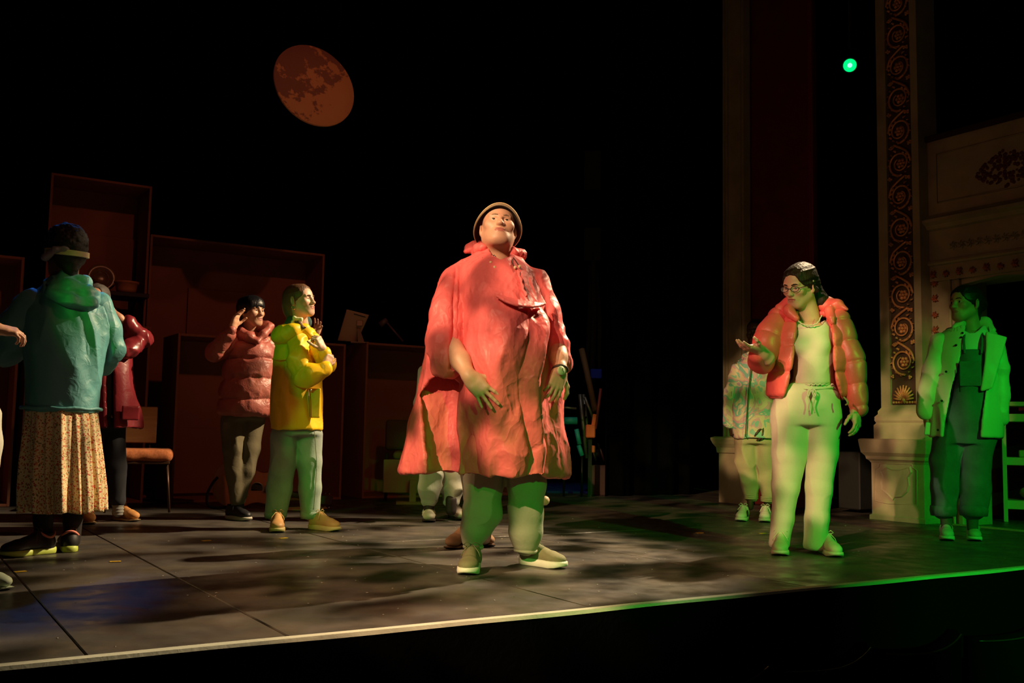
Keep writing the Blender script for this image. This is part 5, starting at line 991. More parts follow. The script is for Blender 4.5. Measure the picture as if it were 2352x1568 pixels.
# ============ 3 woman in the pale raincoat and dungarees
def raincoat():
    P = Per(2203, 1238, 'woman in a pale open raincoat over dungarees at the far right'); J = P.J; E = P.e
    mc = mat('pale_raincoat', (.55, .6, .4), .5, bump=.0015, bs=18); md = mat('denim_dungarees', (.07, .15, .16), .85, bump=.001, bs=60, var=.35, vs_=8); mt_ = mat('white_tee', (.62, .65, .58), .8); mh = mat('black_brown_hair', (.012, .008, .006), .5, bump=.005, bs=20)
    hc = J(2218, 699, -.01); R = fr_head(-42, 4, -2); sz = 1.08; nk = J(2232, 760, .03); hd = head_mesh(hc, R, sz, nk, .053, fem=1)
    w1 = J(2128, 952, -.02); h1 = hand_mesh(w1, (.05, -.1, -1), (-1, -.4, 0), J(2130, 900), thumb=-1, size=.92, curl=(50, 55, 60, 60)); w2 = J(2296, 972, -.02); h2 = hand_mesh(w2, (-.1, -.1, -1), (1, -.3, 0), J(2296, 900), thumb=1, size=.9, curl=(30, 35, 40, 40))
    ut = undertorso(P.st([(758, 2200, 2262, .08, .02), (790, 2170, 2290, .11, .02), (900, 2180, 2272, .12, 0), (990, 2172, 2280, .12, 0)]), [([J(2185, 980), J(2175, 1090), J(2172, 1215)], [.09, .06, .038]), ([J(2255, 980), J(2240, 1090), J(2232, 1215)], [.09, .06, .038])], [([J(2160, 790), J(2140, 870), J(2130, 945)], [.05, .045, .03]), ([J(2290, 795), J(2300, 870), J(2296, 960)], [.05, .045, .03])])
    joined('body', [hd, (*h1, 0), (*h2, 0), (*ut, 0)], [sk_warm, lip], E); eyes(E, hc, R, sz, (-5, 0), brow=mh)
    f = hair_fld(.062, .05, .015, -.03, -.09); f.ell((0, .125, .02), (.05, .045, .05), k=.02); V, Q = f.mesh(.0045, lambda V: folds(V, (30, 9, 30), .003, 2), 1); link('hair', mesh_arr('hair', hc + sz * (V @ R.T), Q), E, mh)
    f = Fld(.02); f.stack(P.st([(748, 2203, 2262, .075, .02), (765, 2190, 2275, .11, .01), (850, 2188, 2275, .135, 0), (900, 2188, 2272, .13, 0)]), rnd=.01); f.stack([(nk[2] - .03, nk[0], .0, .05, .1), (nk[2] + .08, nk[0], .0, .085, .12)], mode='sub', k=.008); fobj('t_shirt', f, mt_, E, .007, lambda V: folds(V, (10, 10, 5), .006, 5))
    f = Fld(.02); f.stack(P.st([(806, 2193, 2264, .14, -.012), (880, 2183, 2268, .148, 0), (930, 2172, 2277, .15, 0), (985, 2162, 2282, .16, .01), (1020, 2150, 2280, .15, .01)]), rnd=.01); f.box(J(2228, 790, .2), (.3, .19, .2), None, .01, k=0, mode='sub')
    f.chain(P.ch([(2184, 1000), (2172, 1060), (2170, 1120), (2167, 1165)]), [.115, .1, .09, .078], k=.02); f.chain(P.ch([(2250, 1000), (2242, 1060), (2240, 1120), (2236, 1165)]), [.11, .1, .1, .085], k=.02); du = fobj('dungarees', f, md, E, .0075, lambda V: folds(V, (7, 7, 2), .009, 6))
    b = MB()
    for x, y, r in ((2167, 1172, .077), (2236, 1172, .082)):
        c = J(x, y); b.lathe([(r - .01, -.035), (r + .006, -.035), (r + .012, 0), (r + .008, .032), (r - .006, .034)], c, None, 28)
    b.build('turned_cuff', md, du); f = Fld(.003); f.box(J(2229, 858, -.157), (.068, .006, .085), rot(x=3), .004); fobj('bib_pocket', f, md, du, .004)
    for x in (2216, 2254): lace_tube('strap', smooth_pts([J(x, 812, -.145), J(x + (2 if x > 2228 else -2), 780, -.118), J(x + 1, 755, -.03), J(x, 758, .1)], 4), .009, md, du, 6)
    lace_tube('bib_seam', [J(2201, 845, -.163), J(2203, 870, -.165), J(2205, 900, -.166)], .003, m_blk, du); f = None
    f = Fld(.03); f.stack(P.st([(748, 2188, 2272, .09, .03), (765, 2158, 2292, .13, .03), (800, 2146, 2302, .16, .03), (900, 2138, 2306, .185, .02), (960, 2132, 2308, .2, .02), (1004, 2130, 2305, .2, .02)]), rnd=.02, ext=.06); f.shell(.015); f.hem(J(2220, 1004)[2])
    f.prism(P.poly([(2212, 720), (2272, 720), (2270, 850), (2258, 930), (2250, 1020), (2164, 1020), (2166, 985), (2185, 900), (2205, 830), (2218, 765)], -.15), -.6, .03, k=.012)
    f.prism(P.poly([(2120, 985), (2136, 1000), (2136, 1030), (2120, 1030)], 0), -.6, .6); V, Q = f.mesh(.0075, lambda V: folds(V, (7, 7, 1.5), .010, 14), 1); co = link('raincoat', mesh_arr('raincoat', V, Q), E, mc)
    f = Fld(.02); f.chain([J(2160, 785, .0), J(2146, 850, -.02), J(2133, 905, -.03), J(2128, 944, -.03)], [.065, .07, .068, .062]); fobj('sleeve', f, mc, co, .007, lambda V: folds(V, (10, 10, 9), .007, 3)); f = Fld(.02); f.chain([J(2285, 790, .0), J(2296, 850, -.01), J(2298, 905, -.02), J(2297, 960, -.03)], [.06, .058, .055, .052]); fobj('sleeve', f, mc, co, .007, lambda V: folds(V, (10, 10, 9), .007, 4))
    f = Fld(.008)      # lapel thrown open at the right
    for i in range(33): t = i / 32; a = J(2268 + 2 * t - 14 * t * t, 765 + 130 * t, -.13 - .03 * t); b2 = J(2310 - 34 * t, 775 + 115 * t, -.12 - .04 * t); f.cone(a, b2, .01, .008, k=.012)
    fobj('lapel', f, mc, co, .005, lambda V: .003 * noise(V * 20, 1)); f = Fld(.01); f.chain([J(2192, 752, -.05), J(2205, 742, -.03), J(2230, 745, .1), J(2262, 742, .06), J(2280, 758, 0)], [.02, .03, .05, .04, .025]); fobj('hood', f, mc, co, .006, lambda V: folds(V, (12, 12, 12), .005, 3))
    for x, y, d_ in ((2211, 764, .104), (2208, 774, .112), (2196, 792, .122), (2173, 853, .142), (2163, 920, .158), (2154, 987, .165)): b = MB(); b.lathe([(.0005, .004), (.006, .003), (.008, -.012)], J(x, y, -d_ - .004), rot(x=90), 12); b.build('snap', m_blk, co)
    f = Fld(.01); f.box(J(2134, 985, -.06), (.028, .012, .045), rot(y=8), .008); fobj('napkin', f, mat('white_paper', (.8, .78, .7), .7), E, .005)
    m1 = mat('grey_runner', (.42, .5, .46), .7, bump=.001, bs=80); so = mat('grey_sole', (.6, .62, .56), .5)
    for x, y in ((2173, 1190), (2233, 1190)): f = Fld(.01); f.chain([J(x, y - 15), J(x + 1, y + 22)], [.042, .036]); fobj('ankle_sock', f, mat('dark_sock', (.05, .07, .05), .9), E, .006)
    shoe(P, P.G(2168, 1218), P.G(2176, 1242), .1, m1, so, mat('grey_lace', (.3, .36, .3), .8)); shoe(P, P.G(2222, 1218), P.G(2240, 1243), .1, mat('green_runner', (.3, .42, .3), .7), so, mat('grey_lace', (.3, .36, .3)))
raincoat()
# ============ 4 child in the pastel camouflage jacket
def kid():
    P = Per(1728, 1190, 'dark-skinned child in a pastel swirl-patterned jacket behind the pink jacket'); J = P.J; E = P.e
    mj = mat('pastel_swirl', (.6, .5, .45), .6, bump=.003, bs=20, ridge=1); nt, N, L, b_ = nodes(mj); n = N.new('ShaderNodeTexNoise'); n.inputs['Scale'].default_value = 4; n.inputs['Distortion'].default_value = 2; L.new(N['Texture Coordinate'].outputs['Object'], n.inputs[0]); r = N.new('ShaderNodeValToRGB'); r.color_ramp.interpolation = 'CONSTANT'; e = r.color_ramp.elements; e[0].color = (.25, .5, .38, 1); e[1].position = .41; e[1].color = (.66, .54, .36, 1)
    for p, c in ((.49, (.62, .36, .38, 1)), (.55, (.22, .48, .38, 1)), (.6, (.72, .6, .44, 1)), (.66, (.5, .34, .44, 1))): q = e.new(p); q.color = c
    L.new(n.outputs[0], r.inputs[0]); L.new(r.outputs[0], b_.inputs['Base Color'])
    mt = mat('khaki_joggers', (.42, .35, .2), .85, bump=.002, bs=30); hc = J(1738, 766, -.01); R = fr_head(-22, 0); sz = .99; nk = J(1742, 812, .02); hd = head_mesh(hc, R, sz, nk, .046, h=.0036)
    w1 = J(1680, 978, -.02); h1 = hand_mesh(w1, (.1, -.2, -1), (-1, -.5, 0), J(1678, 930), thumb=-1, size=.85, curl=(50, 60, 65, 65), h=.004); w2 = J(1757, 978, -.12); h2 = hand_mesh(w2, (-.1, -.1, -1), (.8, -.6, 0), J(1768, 930, -.05), thumb=1, size=.9, curl=(25, 30, 35, 40), h=.004)
    ut = undertorso(P.st([(815, 1712, 1770, .07, .02), (840, 1690, 1792, .1, .02), (1000, 1692, 1778, .1, 0)]), [([J(1716, 1000), J(1720, 1080), J(1724, 1165)], [.06, .05, .035]), ([J(1757, 1000), J(1760, 1080), J(1762, 1168)], [.06, .05, .035])], [([J(1694, 845), J(1680, 910), w1], [.05, .045, .03]), ([J(1788, 845), J(1785, 920), w2], [.05, .045, .03])])
    joined('body', [hd, (*h1, 0), (*h2, 0), (*ut, 0)], [sk_dark, lip_d], E); eyes(E, hc, R, sz, brow=mat('black_brow', (.01, .008, .006), .8))
    f = hair_fld(.074, .054, .03, -.02, -.05, .97, widen=-.004); V, Q = f.mesh(.005, lambda V: .003 * noise(V * 60, 3), 1); link('hair', mesh_arr('hair', hc + sz * (V @ R.T), Q), E, mat('black_hair', (.008, .006, .006), .7, bump=.004, bs=90))
    f = Fld(.03); f.stack(P.st([(812, 1712, 1772, .08, .02), (832, 1690, 1792, .12, .02), (870, 1684, 1795, .14, .01), (940, 1678, 1796, .16, 0), (1005, 1686, 1790, .16, 0)]), rnd=.03, ext=.06); f.shell(.014); f.hem(J(1730, 1006)[2]); V, Q = f.mesh(.0085, lambda V: folds(V, (8, 8, 4), .013, 3), 1); jk = link('jacket', mesh_arr('jacket', V, Q), E, mj)
    for A, sd in (([J(1696, 850, 0), J(1678, 910, -.02), J(1676, 970, -.03)], 2), ([J(1788, 850, 0), J(1788, 915, -.03), J(1766, 965, -.08)], 5)): f = Fld(.02); f.chain(A, [.062, .062, .05]); fobj('sleeve', f, mj, jk, .008, lambda V: folds(V, (10, 10, 9), .009, sd))
    f = Fld(.015); f.chain([J(1722, 812, -.06), J(1712, 820, .0), J(1740, 812, .08), J(1768, 818, .02), J(1758, 812, -.06)], [.022, .03, .03, .03, .022]); fobj('collar', f, mj, jk, .007); lace_tube('zip', smooth_pts([J(1726, 822, -.15), J(1722, 870, -.165), J(1716, 940, -.175), J(1712, 1003, -.175)], 4), .005, mat('zip_dark', (.06, .05, .04), .5), jk)
    f = Fld(.025); f.stack(P.st([(985, 1690, 1782, .12, 0), (1020, 1690, 1784, .13, 0)])); f.chain(P.ch([(1714, 1015), (1714, 1060), (1722, 1100), (1725, 1138)]), [.095, .085, .072, .05]); f.chain(P.ch([(1758, 1015), (1760, 1060), (1762, 1100), (1763, 1145)]), [.095, .085, .072, .05]); fobj('joggers', f, mt, E, .008, lambda V: folds(V, (9, 9, 5), .012, 8)); b = MB()
    for x, y in ((1725, 1136), (1763, 1142)):
        for k in range(3): c = J(x, y + 4 * k); b.tube([c + np.array((.05 * math.cos(a), .05 * math.sin(a), 0)) for a in np.linspace(0, 2 * PI, 21)[:-1]], .009, 6, closed=True)
    b.build('ribbed_cuff', mt, E)
    m1 = mat('white_leather', (.74, .68, .55), .5); so = mat('white_rubber', (.74, .68, .55), .5)
    shoe(P, P.G(1732, 1178), P.G(1700, 1198), .1, m1, so, m_shoelace, stripe=mat('black_stripe', (.02, .02, .02), .5)); shoe(P, P.G(1764, 1182), P.G(1756, 1200), .1, m1, so, m_shoelace)
kid()
# ============ 5 woman in the yellow raincoat
def yellow():
    P = Per(690, 1214, 'young woman in a yellow raincoat and rolled pale jeans looking up to the right'); J = P.J; E = P.e
    my = mat('yellow_raincoat', (.85, .5, .012), .45, crumple=(8, .008, 1), bstretch=(1, 1, .6), spec=.35); mj = mat('pale_jeans', (.3, .36, .32), .85, bump=.0012, bs=70, var=.2, vs_=7); mh = mat('brown_hair', (.12, .06, .03), .45, bump=.004, bs=18, bstretch=(5, 1, 1))
    hc = J(690, 692, -.01); R = fr_head(56, 9, -2); sz = .97; nk = J(691, 745, .04); hd = head_mesh(hc, R, sz, nk, .05, fem=1)
    w1 = J(741, 800, -.2); h1 = hand_mesh(w1, J(731, 778, -.22) - w1, (.7, -.6, .3), J(752, 832, -.14), thumb=-1, size=.88, curl=(70, 75, 80, 80), er=.04)
    w2 = J(748, 840, -.22); h2 = hand_mesh(w2, (.35, .2, .9), (.5, -.8, 0), J(712, 868, -.2), thumb=1, size=.85, curl=(60, 60, 65, 65), er=.04)
    ut = undertorso(P.st([(745, 668, 712, .07, .02), (775, 645, 730, .1, .02), (900, 645, 722, .12, 0), (980, 640, 728, .12, 0)]), [([J(655, 975), J(650, 1080), J(638, 1200)], [.08, .06, .035]), ([J(708, 975), J(712, 1080), J(718, 1195)], [.08, .06, .035])], [([J(680, 785, -.08), J(690, 860, -.14), J(740, 845, -.2)], [.05, .045, .035]), ([J(715, 785, .0), J(745, 830, -.08), w1], [.05, .045, .03])])
    joined('body', [hd, (*h1, 0), (*h2, 0), (*ut, 0)], [sk_pale, lip], E); eyes(E, hc, R, sz, (0, 6), brow=mh)
    f = hair_fld(.078, .05, .03, -.03, -.1, widen=-.002); f.ell((0, .1, -.03), (.05, .045, .06), k=.03); V, Q = f.mesh(.004, lambda V: folds(V, (24, 7, 30), .0025, 2), 1); Ho = link('hair', mesh_arr('hair', hc + sz * (V @ R.T), Q), E, mh)
    f = Fld(.008); c = J(683, 738, -.1)
    for k in range(11): a = k * 2 * PI / 11; f.ell(c + .024 * np.array((math.cos(a), -.2, math.sin(a))) + .01 * np.array((math.sin(k * 3), 0, math.cos(k * 5))), .014)
    fobj('scrunchie', f, mat('cream_satin', (.72, .62, .4), .4), Ho, .004, lambda V: .003 * noise(V * 90, 2)); f = Fld(.01); f.chain([J(686, 742, -.11), J(694, 752, -.14), J(703, 752, -.15)], [.02, .014, .004]); fobj('ponytail', f, mh, Ho, .004)
    b = MB(); c = hc + sz * (R @ np.array((-.086, .005, -.05))); b.tube([c + .014 * np.array((math.cos(a), .3 * math.cos(a), math.sin(a))) for a in np.linspace(0, 2 * PI, 15)[:-1]], .002, 5, closed=True); b.build('hoop_earring', mat('gold', (.8, .6, .25), .25, 1), E)
    f = Fld(.02); f.chain([J(656, 748, -.04), J(668, 738, .0), J(700, 740, .08)], [.02, .03, .05]); fobj('undershirt_collar', f, mat('dark_green_knit', (.02, .06, .06), .9), E, .007)
    f = Fld(.03); f.stack(P.st([(752, 650, 716, .09, .02), (772, 636, 728, .13, .01), (810, 628, 736, .16, 0), (870, 625, 737, .17, 0), (930, 622, 738, .175, 0), (985, 622, 739, .175, 0)]), rnd=.012, ext=.06); f.shell(.016); f.hem(J(690, 985)[2])
    V, Q = f.mesh(.007, lambda V: folds(V, (8, 8, 2.2), .011, 3, tilt=.2) + .004 * noise(V * 16, 7), 1); co = link('raincoat', mesh_arr('raincoat', V, Q), E, my)
    f = Fld(.025); f.chain([J(683, 780, -.1), J(686, 830, -.17), J(700, 868, -.19)], [.065, .07, .068]); f.chain([J(700, 868, -.19), J(722, 856, -.22), J(744, 846, -.23)], [.066, .062, .05]); fobj('sleeve', f, my, co, .0065, lambda V: folds(V, (12, 12, 12), .010, 6))
    f = Fld(.025); f.chain([J(712, 780, -.02), J(730, 805, -.08), J(750, 836, -.12)], [.06, .058, .055]); f.chain([J(750, 836, -.12), J(745, 812, -.18)], [.055, .042]); fobj('sleeve', f, my, co, .0065, lambda V: folds(V, (12, 12, 12), .008, 9))
    f = Fld(.02); f.chain([J(655, 752, -.06), J(640, 768, -.03), J(640, 785, .02)], [.03, .045, .03]); f.chain([J(648, 762, -.1), J(672, 758, -.13), J(700, 756, -.1), J(712, 770, -.1)], [.04, .045, .035, .02]); f.ell(J(655, 775, -.08), (.09, .08, .06), k=.03); fobj('hood', f, my, co, .006, lambda V: folds(V, (10, 10, 10), .009, 4))
    lace_tube('back_yoke_seam', smooth_pts([J(627, 824, -.05), J(640, 826, -.14), J(660, 824, -.165), J(684, 822, -.2)], 5), .006, my, co)
    f = Fld(.01); f.box(J(718, 925, -.155), (.055, .012, .1), rot(z=-20), .01); pk = fobj('pocket', f, my, co, .005); lace_tube('zip', [J(708, 895, -.18), J(710, 925, -.182), J(711, 958, -.182)], .004, mat('zip_brown', (.25, .14, .03), .4), co); b = MB(); b.lathe([(.0005, .006), (.009, .004), (.009, 0)], J(713, 896, -.19), rot(x=90), 10); b.build('zip_pull', mat('gold', (.8, .6, .2)), co)
    f = Fld(.02); f.stack(P.st([(960, 640, 732, .13, 0), (1000, 632, 741, .15, 0)])); f.chain(P.ch([(655, 1000), (650, 1060), (642, 1120), (634, 1172)]), [.09, .085, .078, .068]); f.chain(P.ch([(712, 1000), (712, 1060), (713, 1120), (714, 1172)]), [.09, .086, .078, .066]); tr = fobj('jeans', f, mj, E, .007, lambda V: folds(V, (8, 8, 4.5), .008, 8)); b = MB()
    for x, y, r in ((633, 1181, .068), (714, 1182, .064)): b.lathe([(r - .012, -.022), (r + .002, -.024), (r + .008, 0), (r + .004, .024), (r - .008, .026)], J(x, y), None, 28)
    b.build('turned_cuff', mj, tr); lace_tube('side_seam', smooth_pts([J(722, 990, -.12), J(727, 1060, -.085), J(724, 1130, -.08), J(720, 1170, -.07)], 4), .003, mat('seam_thread', (.2, .2, .14), .8), tr)
    mt = mat('tan_leather', (.52, .27, .1), .55); so = mat('gum_sole', (.62, .46, .2), .6); la = mat('tan_lace', (.6, .36, .16), .8)
    shoe(P, P.G(638, 1203), P.G(636, 1224), .105, mt, so, la, chunky=1.1); shoe(P, P.G(700, 1212), P.G(778, 1221), .1, mt, so, la, chunky=1.1)
yellow()
# ============ 6 boy in the long quilted coat
def boy():
    P = Per(556, 1192, 'boy in a long dusky pink quilted coat holding up both hands'); J = P.J; E = P.e
    mq = mat('dusky_pink_quilt', (.36, .095, .075), .45, bump=.003, bs=24, ridge=1); mt = mat('olive_cords', (.12, .1, .055), .9, bump=.002, bs=30); mh = mat('black_hair_straight', (.008, .008, .012), .35, bump=.003, bs=20, bstretch=(6, 6, 1)); mb = mat('black_sneaker', (.012, .012, .015), .5)
    hc = J(578, 716, -.02); R = fr_head(42, 2); sz = .97; nk = J(576, 765, .04); hd = head_mesh(hc, R, sz, nk, .048)
    w1 = J(533, 752, -.2); h1 = hand_mesh(w1, (.3, -.1, .9), (-.6, .3, .4), J(505, 800, -.14), thumb=-1, size=.96, curl=(8, 14, 22, 30), spread=13, fr=.035); w2 = J(722, 772, .02); h2 = hand_mesh(w2, (.3, -.1, .9), (.3, 1, .1), J(700, 800, .02), thumb=1, size=.85, curl=(15, 25, 30, 35), spread=12)
    ut = undertorso(P.st([(765, 555, 600, .07, .02), (790, 530, 615, .1, .02), (950, 525, 610, .12, 0)]), [([J(535, 950), J(545, 1080), J(545, 1160)], [.07, .055, .035]), ([J(580, 950), J(572, 1060), J(556, 1150)], [.07, .05, .035])], [([J(540, 785), J(495, 808, -.08), w1], [.05, .045, .03]), ([J(610, 785), J(660, 810, .1), w2], [.05, .045, .03])])
    joined('body', [hd, (*h1, 0), (*h2, 0), (*ut, 0)], [sk_warm, lip], E); eyes(E, hc, R, sz, brow=mh)
    f = hair_fld(.034, .062, -.005, -.028, -.06, 1.06, widen=.006); f.ell((0, -.03, .045), (.08, .072, .07), k=.02); f.prism([(-.062, -.25), (.062, -.25), (.062, .02), (0, .036), (-.062, .02)], -.3, -.03, k=.004)
    V, Q = f.mesh(.0045, lambda V: folds(V, (26, 26, 5), .0035, 2), 1); link('hair', mesh_arr('hair', hc + sz * (V @ R.T), Q), E, mh)
    f = Fld(.03); f.stack(P.st([(765, 548, 610, .1, .02), (780, 530, 622, .14, .02), (820, 518, 636, .18, .01), (870, 508, 636, .2, 0), (920, 500, 636, .21, 0), (958, 500, 634, .2, 0)]), rnd=.04); V, Q = f.mesh(.0075, puffer_disp(.145, .03, 4, J(560, 960)[2]), 1); co = link('quilted_coat', mesh_arr('quilted_coat', V, Q), E, mq)
    A, B, Cc = J(535, 790, -.02), J(492, 810, -.1), J(524, 768, -.19); f = Fld(.02); f.chain([A, B], [.08, .062]); f.chain([B, (B + Cc) / 2, Cc], [.062, .055, .048]); fobj('sleeve', f, mq, co, .007, lambda V: folds(V, (13, 13, 13), .008, 4)); b = MB(); d_ = (Cc - B) / np.linalg.norm(Cc - B); f = Fld(.01); f.cone(Cc, Cc + d_ * .045, .044, .036); fobj('cuff', f, mq, co, .006)
    f = Fld(.02); f.chain([J(615, 795, .03), J(665, 812, .12), J(716, 785, .05)], [.07, .055, .04]); fobj('sleeve', f, mq, co, .008, lambda V: folds(V, (13, 13, 13), .007, 4))
    f = Fld(.02); f.chain([J(548, 772, -.02), J(562, 760, .06), J(592, 752, .08), J(612, 752, .02)], [.05, .055, .055, .045]); f.chain([J(612, 752, .02), J(626, 748, -.04)], [.045, .02]); f.chain([J(556, 765, -.08), J(575, 775, -.13), J(592, 785, -.16)], [.04, .035, .02]); f.chain([J(620, 750, -.05), J(605, 768, -.12), J(592, 785, -.16)], [.026, .03, .02]); fobj('collar', f, mq, co, .006, lambda V: folds(V, (12, 12, 12), .006, 8))
    f = Fld(.02); f.stack(P.st([(930, 520, 612, .14, 0), (965, 514, 606, .14, 0)])); f.chain(P.ch([(535, 965, -.03), (534, 1030, -.03), (540, 1090, -.02), (545, 1148, -.02)]), [.085, .072, .06, .045]); f.chain(P.ch([(580, 965, .03), (576, 1030, .02), (566, 1080, .0), (550, 1130, .01), (548, 1150, 0)]), [.085, .075, .062, .05, .042]); fobj('trousers', f, mt, E, .008, lambda V: folds(V, (10, 10, 4), .008, 8))
    f = Fld(.01); f.chain([J(547, 1145), J(548, 1172)], [.045, .04]); fobj('ankle_sock', f, mb, E, .006); shoe(P, P.G(518, 1190), P.G(573, 1197), .095, mb, mat('pale_mixed_sole', (.5, .46, .4), .5), mat('black_lace', (.02, .02, .02), .8)); shoe(P, P.G(535, 1180), P.G(556, 1192), .09, mb, mat('pale_mixed_sole', (.5, .46, .4)), None)
boy()
# ============ 7 person in the blue jacket and floral skirt, seen from behind
def blue():
    P = Per(112, 1268, 'person seen from behind in a teal blue hooded jacket and long floral skirt'); J = P.J; E = P.e
    mb = mat('blue_jacket', (.1, .33, .34), .5, bump=.003, bs=18, ridge=1); mh = mat('black_curls', (.01, .008, .008), .7, bump=.004, bs=60); mk = mat('black_tights', (.012, .009, .008), .8)
    hc = J(148, 582, 0); R = fr_head(200, 0, 0); sz = 1.1; nk = J(150, 655, .02); hd = head_mesh(hc, R, sz, nk, .058, h=.004)
    w1, e1 = J(-8, 800, .3), J(10, 800, .15); h1 = hand_mesh(w1, (-.8, .5, .2), (0, -1, .2), e1, thumb=1, size=.95, h=.005); w2 = J(222, 850, .28); h2 = hand_mesh(w2, (-.6, .5, .2), (1, 0, .2), J(252, 800, .07), thumb=1, size=.95, h=.005, er=.035)
    ut = undertorso(P.st([(655, 120, 185, .09, 0), (700, 75, 235, .12, 0), (940, 70, 220, .14, 0), (1000, 70, 218, .15, 0)]), [([J(100, 980), J(98, 1100), J(98, 1245)], [.09, .06, .042]), ([J(178, 980), J(170, 1100), J(166, 1240, .06)], [.09, .06, .042])], [([J(80, 705), J(40, 770, .05), w1], [.06, .055, .035]), ([J(222, 710), J(252, 795, .05), w2], [.05, .035, .03])])
    joined('body', [hd, (*h1, 0), (*h2, 0), (*ut, 0)], [sk_brown, lip_d], E)
    f = hair_fld(.06, .054, .01, -.02, -.09, 1.06, widen=.01); f.ell((0, .03, .07), (.088, .1, .075)); f.ell((0, .065, -.02), (.074, .07, .07), k=.02)
    def curl(V): return .006 * noise(V * 45, 2) + .006 * np.abs(noise(V * 80, 3)) * (V[:, 2] > .03)
    V, Q = f.mesh(.0042, curl, 0); link('hair', mesh_arr('hair', hc + sz * (V @ R.T), Q), E, mh)
    hb = mat('cream_headband', (.62, .52, .32), .6, bump=.001, bs=70); b = MB(); pts = [hc + sz * (R @ np.array((.096 * math.cos(a), .035 + .105 * math.sin(a), -.004 - .012 * math.sin(a)))) for a in np.linspace(0, 2 * PI, 33)[:-1]]
    for q in (-.010, -.003, .004, .011): b.tube([p + np.array((0, 0, q)) for p in pts], .0052, 6, closed=True)
    ho = b.build('headband', hb, E); ms = mat('striped_scarf', (.2, .2, .26), .5, bump=.002, bs=60); f = Fld(.01); f.chain([J(140, 572, -.14), J(128, 573, -.14), J(115, 583, -.13), J(104, 590, -.12)], [.014, .017, .015, .021]); f.ell(J(150, 573, -.14), (.022, .014, .02)); fobj('headband_knot', f, ms, ho, .0045, lambda V: folds(V, (40, 40, 14), .003, 2))
    # jacket
    f = Fld(.04); f.stack(P.st([(640, 112, 192, .1, .03), (660, 92, 208, .12, .02), (685, 68, 234, .14, .02), (720, 52, 252, .155, .01), (770, 50, 250, .165, 0), (830, 54, 240, .17, 0), (880, 56, 232, .17, 0), (920, 55, 230, .17, 0), (947, 54, 229, .17, 0)]), rnd=.015, ext=.06); f.shell(.016); f.hem(J(140, 947)[2])
    def dj(V): top = ss(V[:, 2], J(0, 900)[2], J(0, 720)[2]); return folds(V, (13, 13, 2.2), .014, 5, tilt=.25) * (.35 + .65 * top) + .003 * noise(V * 22, 4)
    V, Q = f.mesh(.0065, dj, 1); jk = link('hooded_jacket', mesh_arr('hooded_jacket', V, Q), E, mb)
    b = MB()
    for q in (0,): b.tube([np.array((x, y, z)) for x, y, z in [(J(141.5, 938)[0] + .197 * math.cos(a), .171 * math.sin(a), J(141, 938)[2] + .003 * math.sin(9 * a)) for a in np.linspace(0, 2 * PI, 61)[:-1]]], .009, 6, closed=True)
    b.build('hem_band', mb, jk)
    f = Fld(.03); f.chain([J(75, 700, .02), J(38, 755, .05), J(20, 800, .12)], [.085, .09, .085]); f.chain([J(20, 800, .12), J(-15, 815, .3)], [.085, .06]); fobj('sleeve', f, mb, jk, .007, lambda V: folds(V, (10, 10, 6), .012, 2)); f = Fld(.03); f.chain([J(228, 705, .02), J(246, 755, .03), J(258, 800, .05)], [.075, .072, .06]); f.chain([J(258, 800, .05), J(240, 845, .2)], [.058, .045]); fobj('sleeve', f, mb, jk, .007, lambda V: folds(V, (10, 10, 6), .009, 3))
    f = Fld(.02); f.chain([J(122, 650, -.02), J(128, 668, -.12), J(165, 690, -.17), J(205, 697, -.15), J(222, 690, -.1)], [.03, .04, .04, .035, .02]); f.chain([J(135, 650, -.05), J(160, 662, -.13), J(195, 675, -.13), J(215, 680, -.08)], [.04, .042, .04, .03]); f.chain([J(125, 642, .04), J(150, 640, -.08), J(185, 645, -.08), J(198, 650, .02)], [.03, .032, .032, .03]); fobj('hood', f, mb, jk, .006, lambda V: folds(V, (12, 12, 16), .012, 7))
    # floral skirt
    mf = mat('floral_cotton', (.72, .6, .34), .8, bump=.001, bs=30); nt, N, L, bs_ = nodes(mf); tc = N['Texture Coordinate']
    vo = N.new('ShaderNodeTexVoronoi'); vo.inputs['Scale'].default_value = 95; nz = N.new('ShaderNodeTexNoise'); nz.inputs['Scale'].default_value = 60; nz.inputs['Detail'].default_value = 3; mx = N.new('ShaderNodeVectorMath'); mx.operation = 'MULTIPLY_ADD'; mx.inputs[1].default_value = (.02, .02, .02); L.new(tc.outputs['Object'], nz.inputs[0]); L.new(nz.outputs['Color'], mx.inputs[0]); L.new(tc.outputs['Object'], mx.inputs[2]); L.new(mx.outputs[0], vo.inputs[0])
    r1 = N.new('ShaderNodeValToRGB'); r1.color_ramp.interpolation = 'CONSTANT'; e = r1.color_ramp.elements; e[0].color = (1, 1, 1, 1); e[1].position = .42; e[1].color = (0, 0, 0, 1); L.new(vo.outputs['Distance'], r1.inputs[0])
    r2 = N.new('ShaderNodeValToRGB'); r2.color_ramp.interpolation = 'CONSTANT'; e = r2.color_ramp.elements; e[0].color = (.5, .06, .03, 1); e[1].position = .45; e[1].color = (.6, .2, .05, 1); q = e.new(.7); q.color = (.2, .18, .05, 1); L.new(vo.outputs['Color'], r2.inputs[0]); m = N.new('ShaderNodeMix'); m.data_type = 'RGBA'; L.new(r1.outputs[0], m.inputs[0]); m.inputs[6].default_value = (.74, .63, .36, 1); L.new(r2.outputs[0], m.inputs[7]); L.new(m.outputs[2], bs_.inputs['Base Color'])
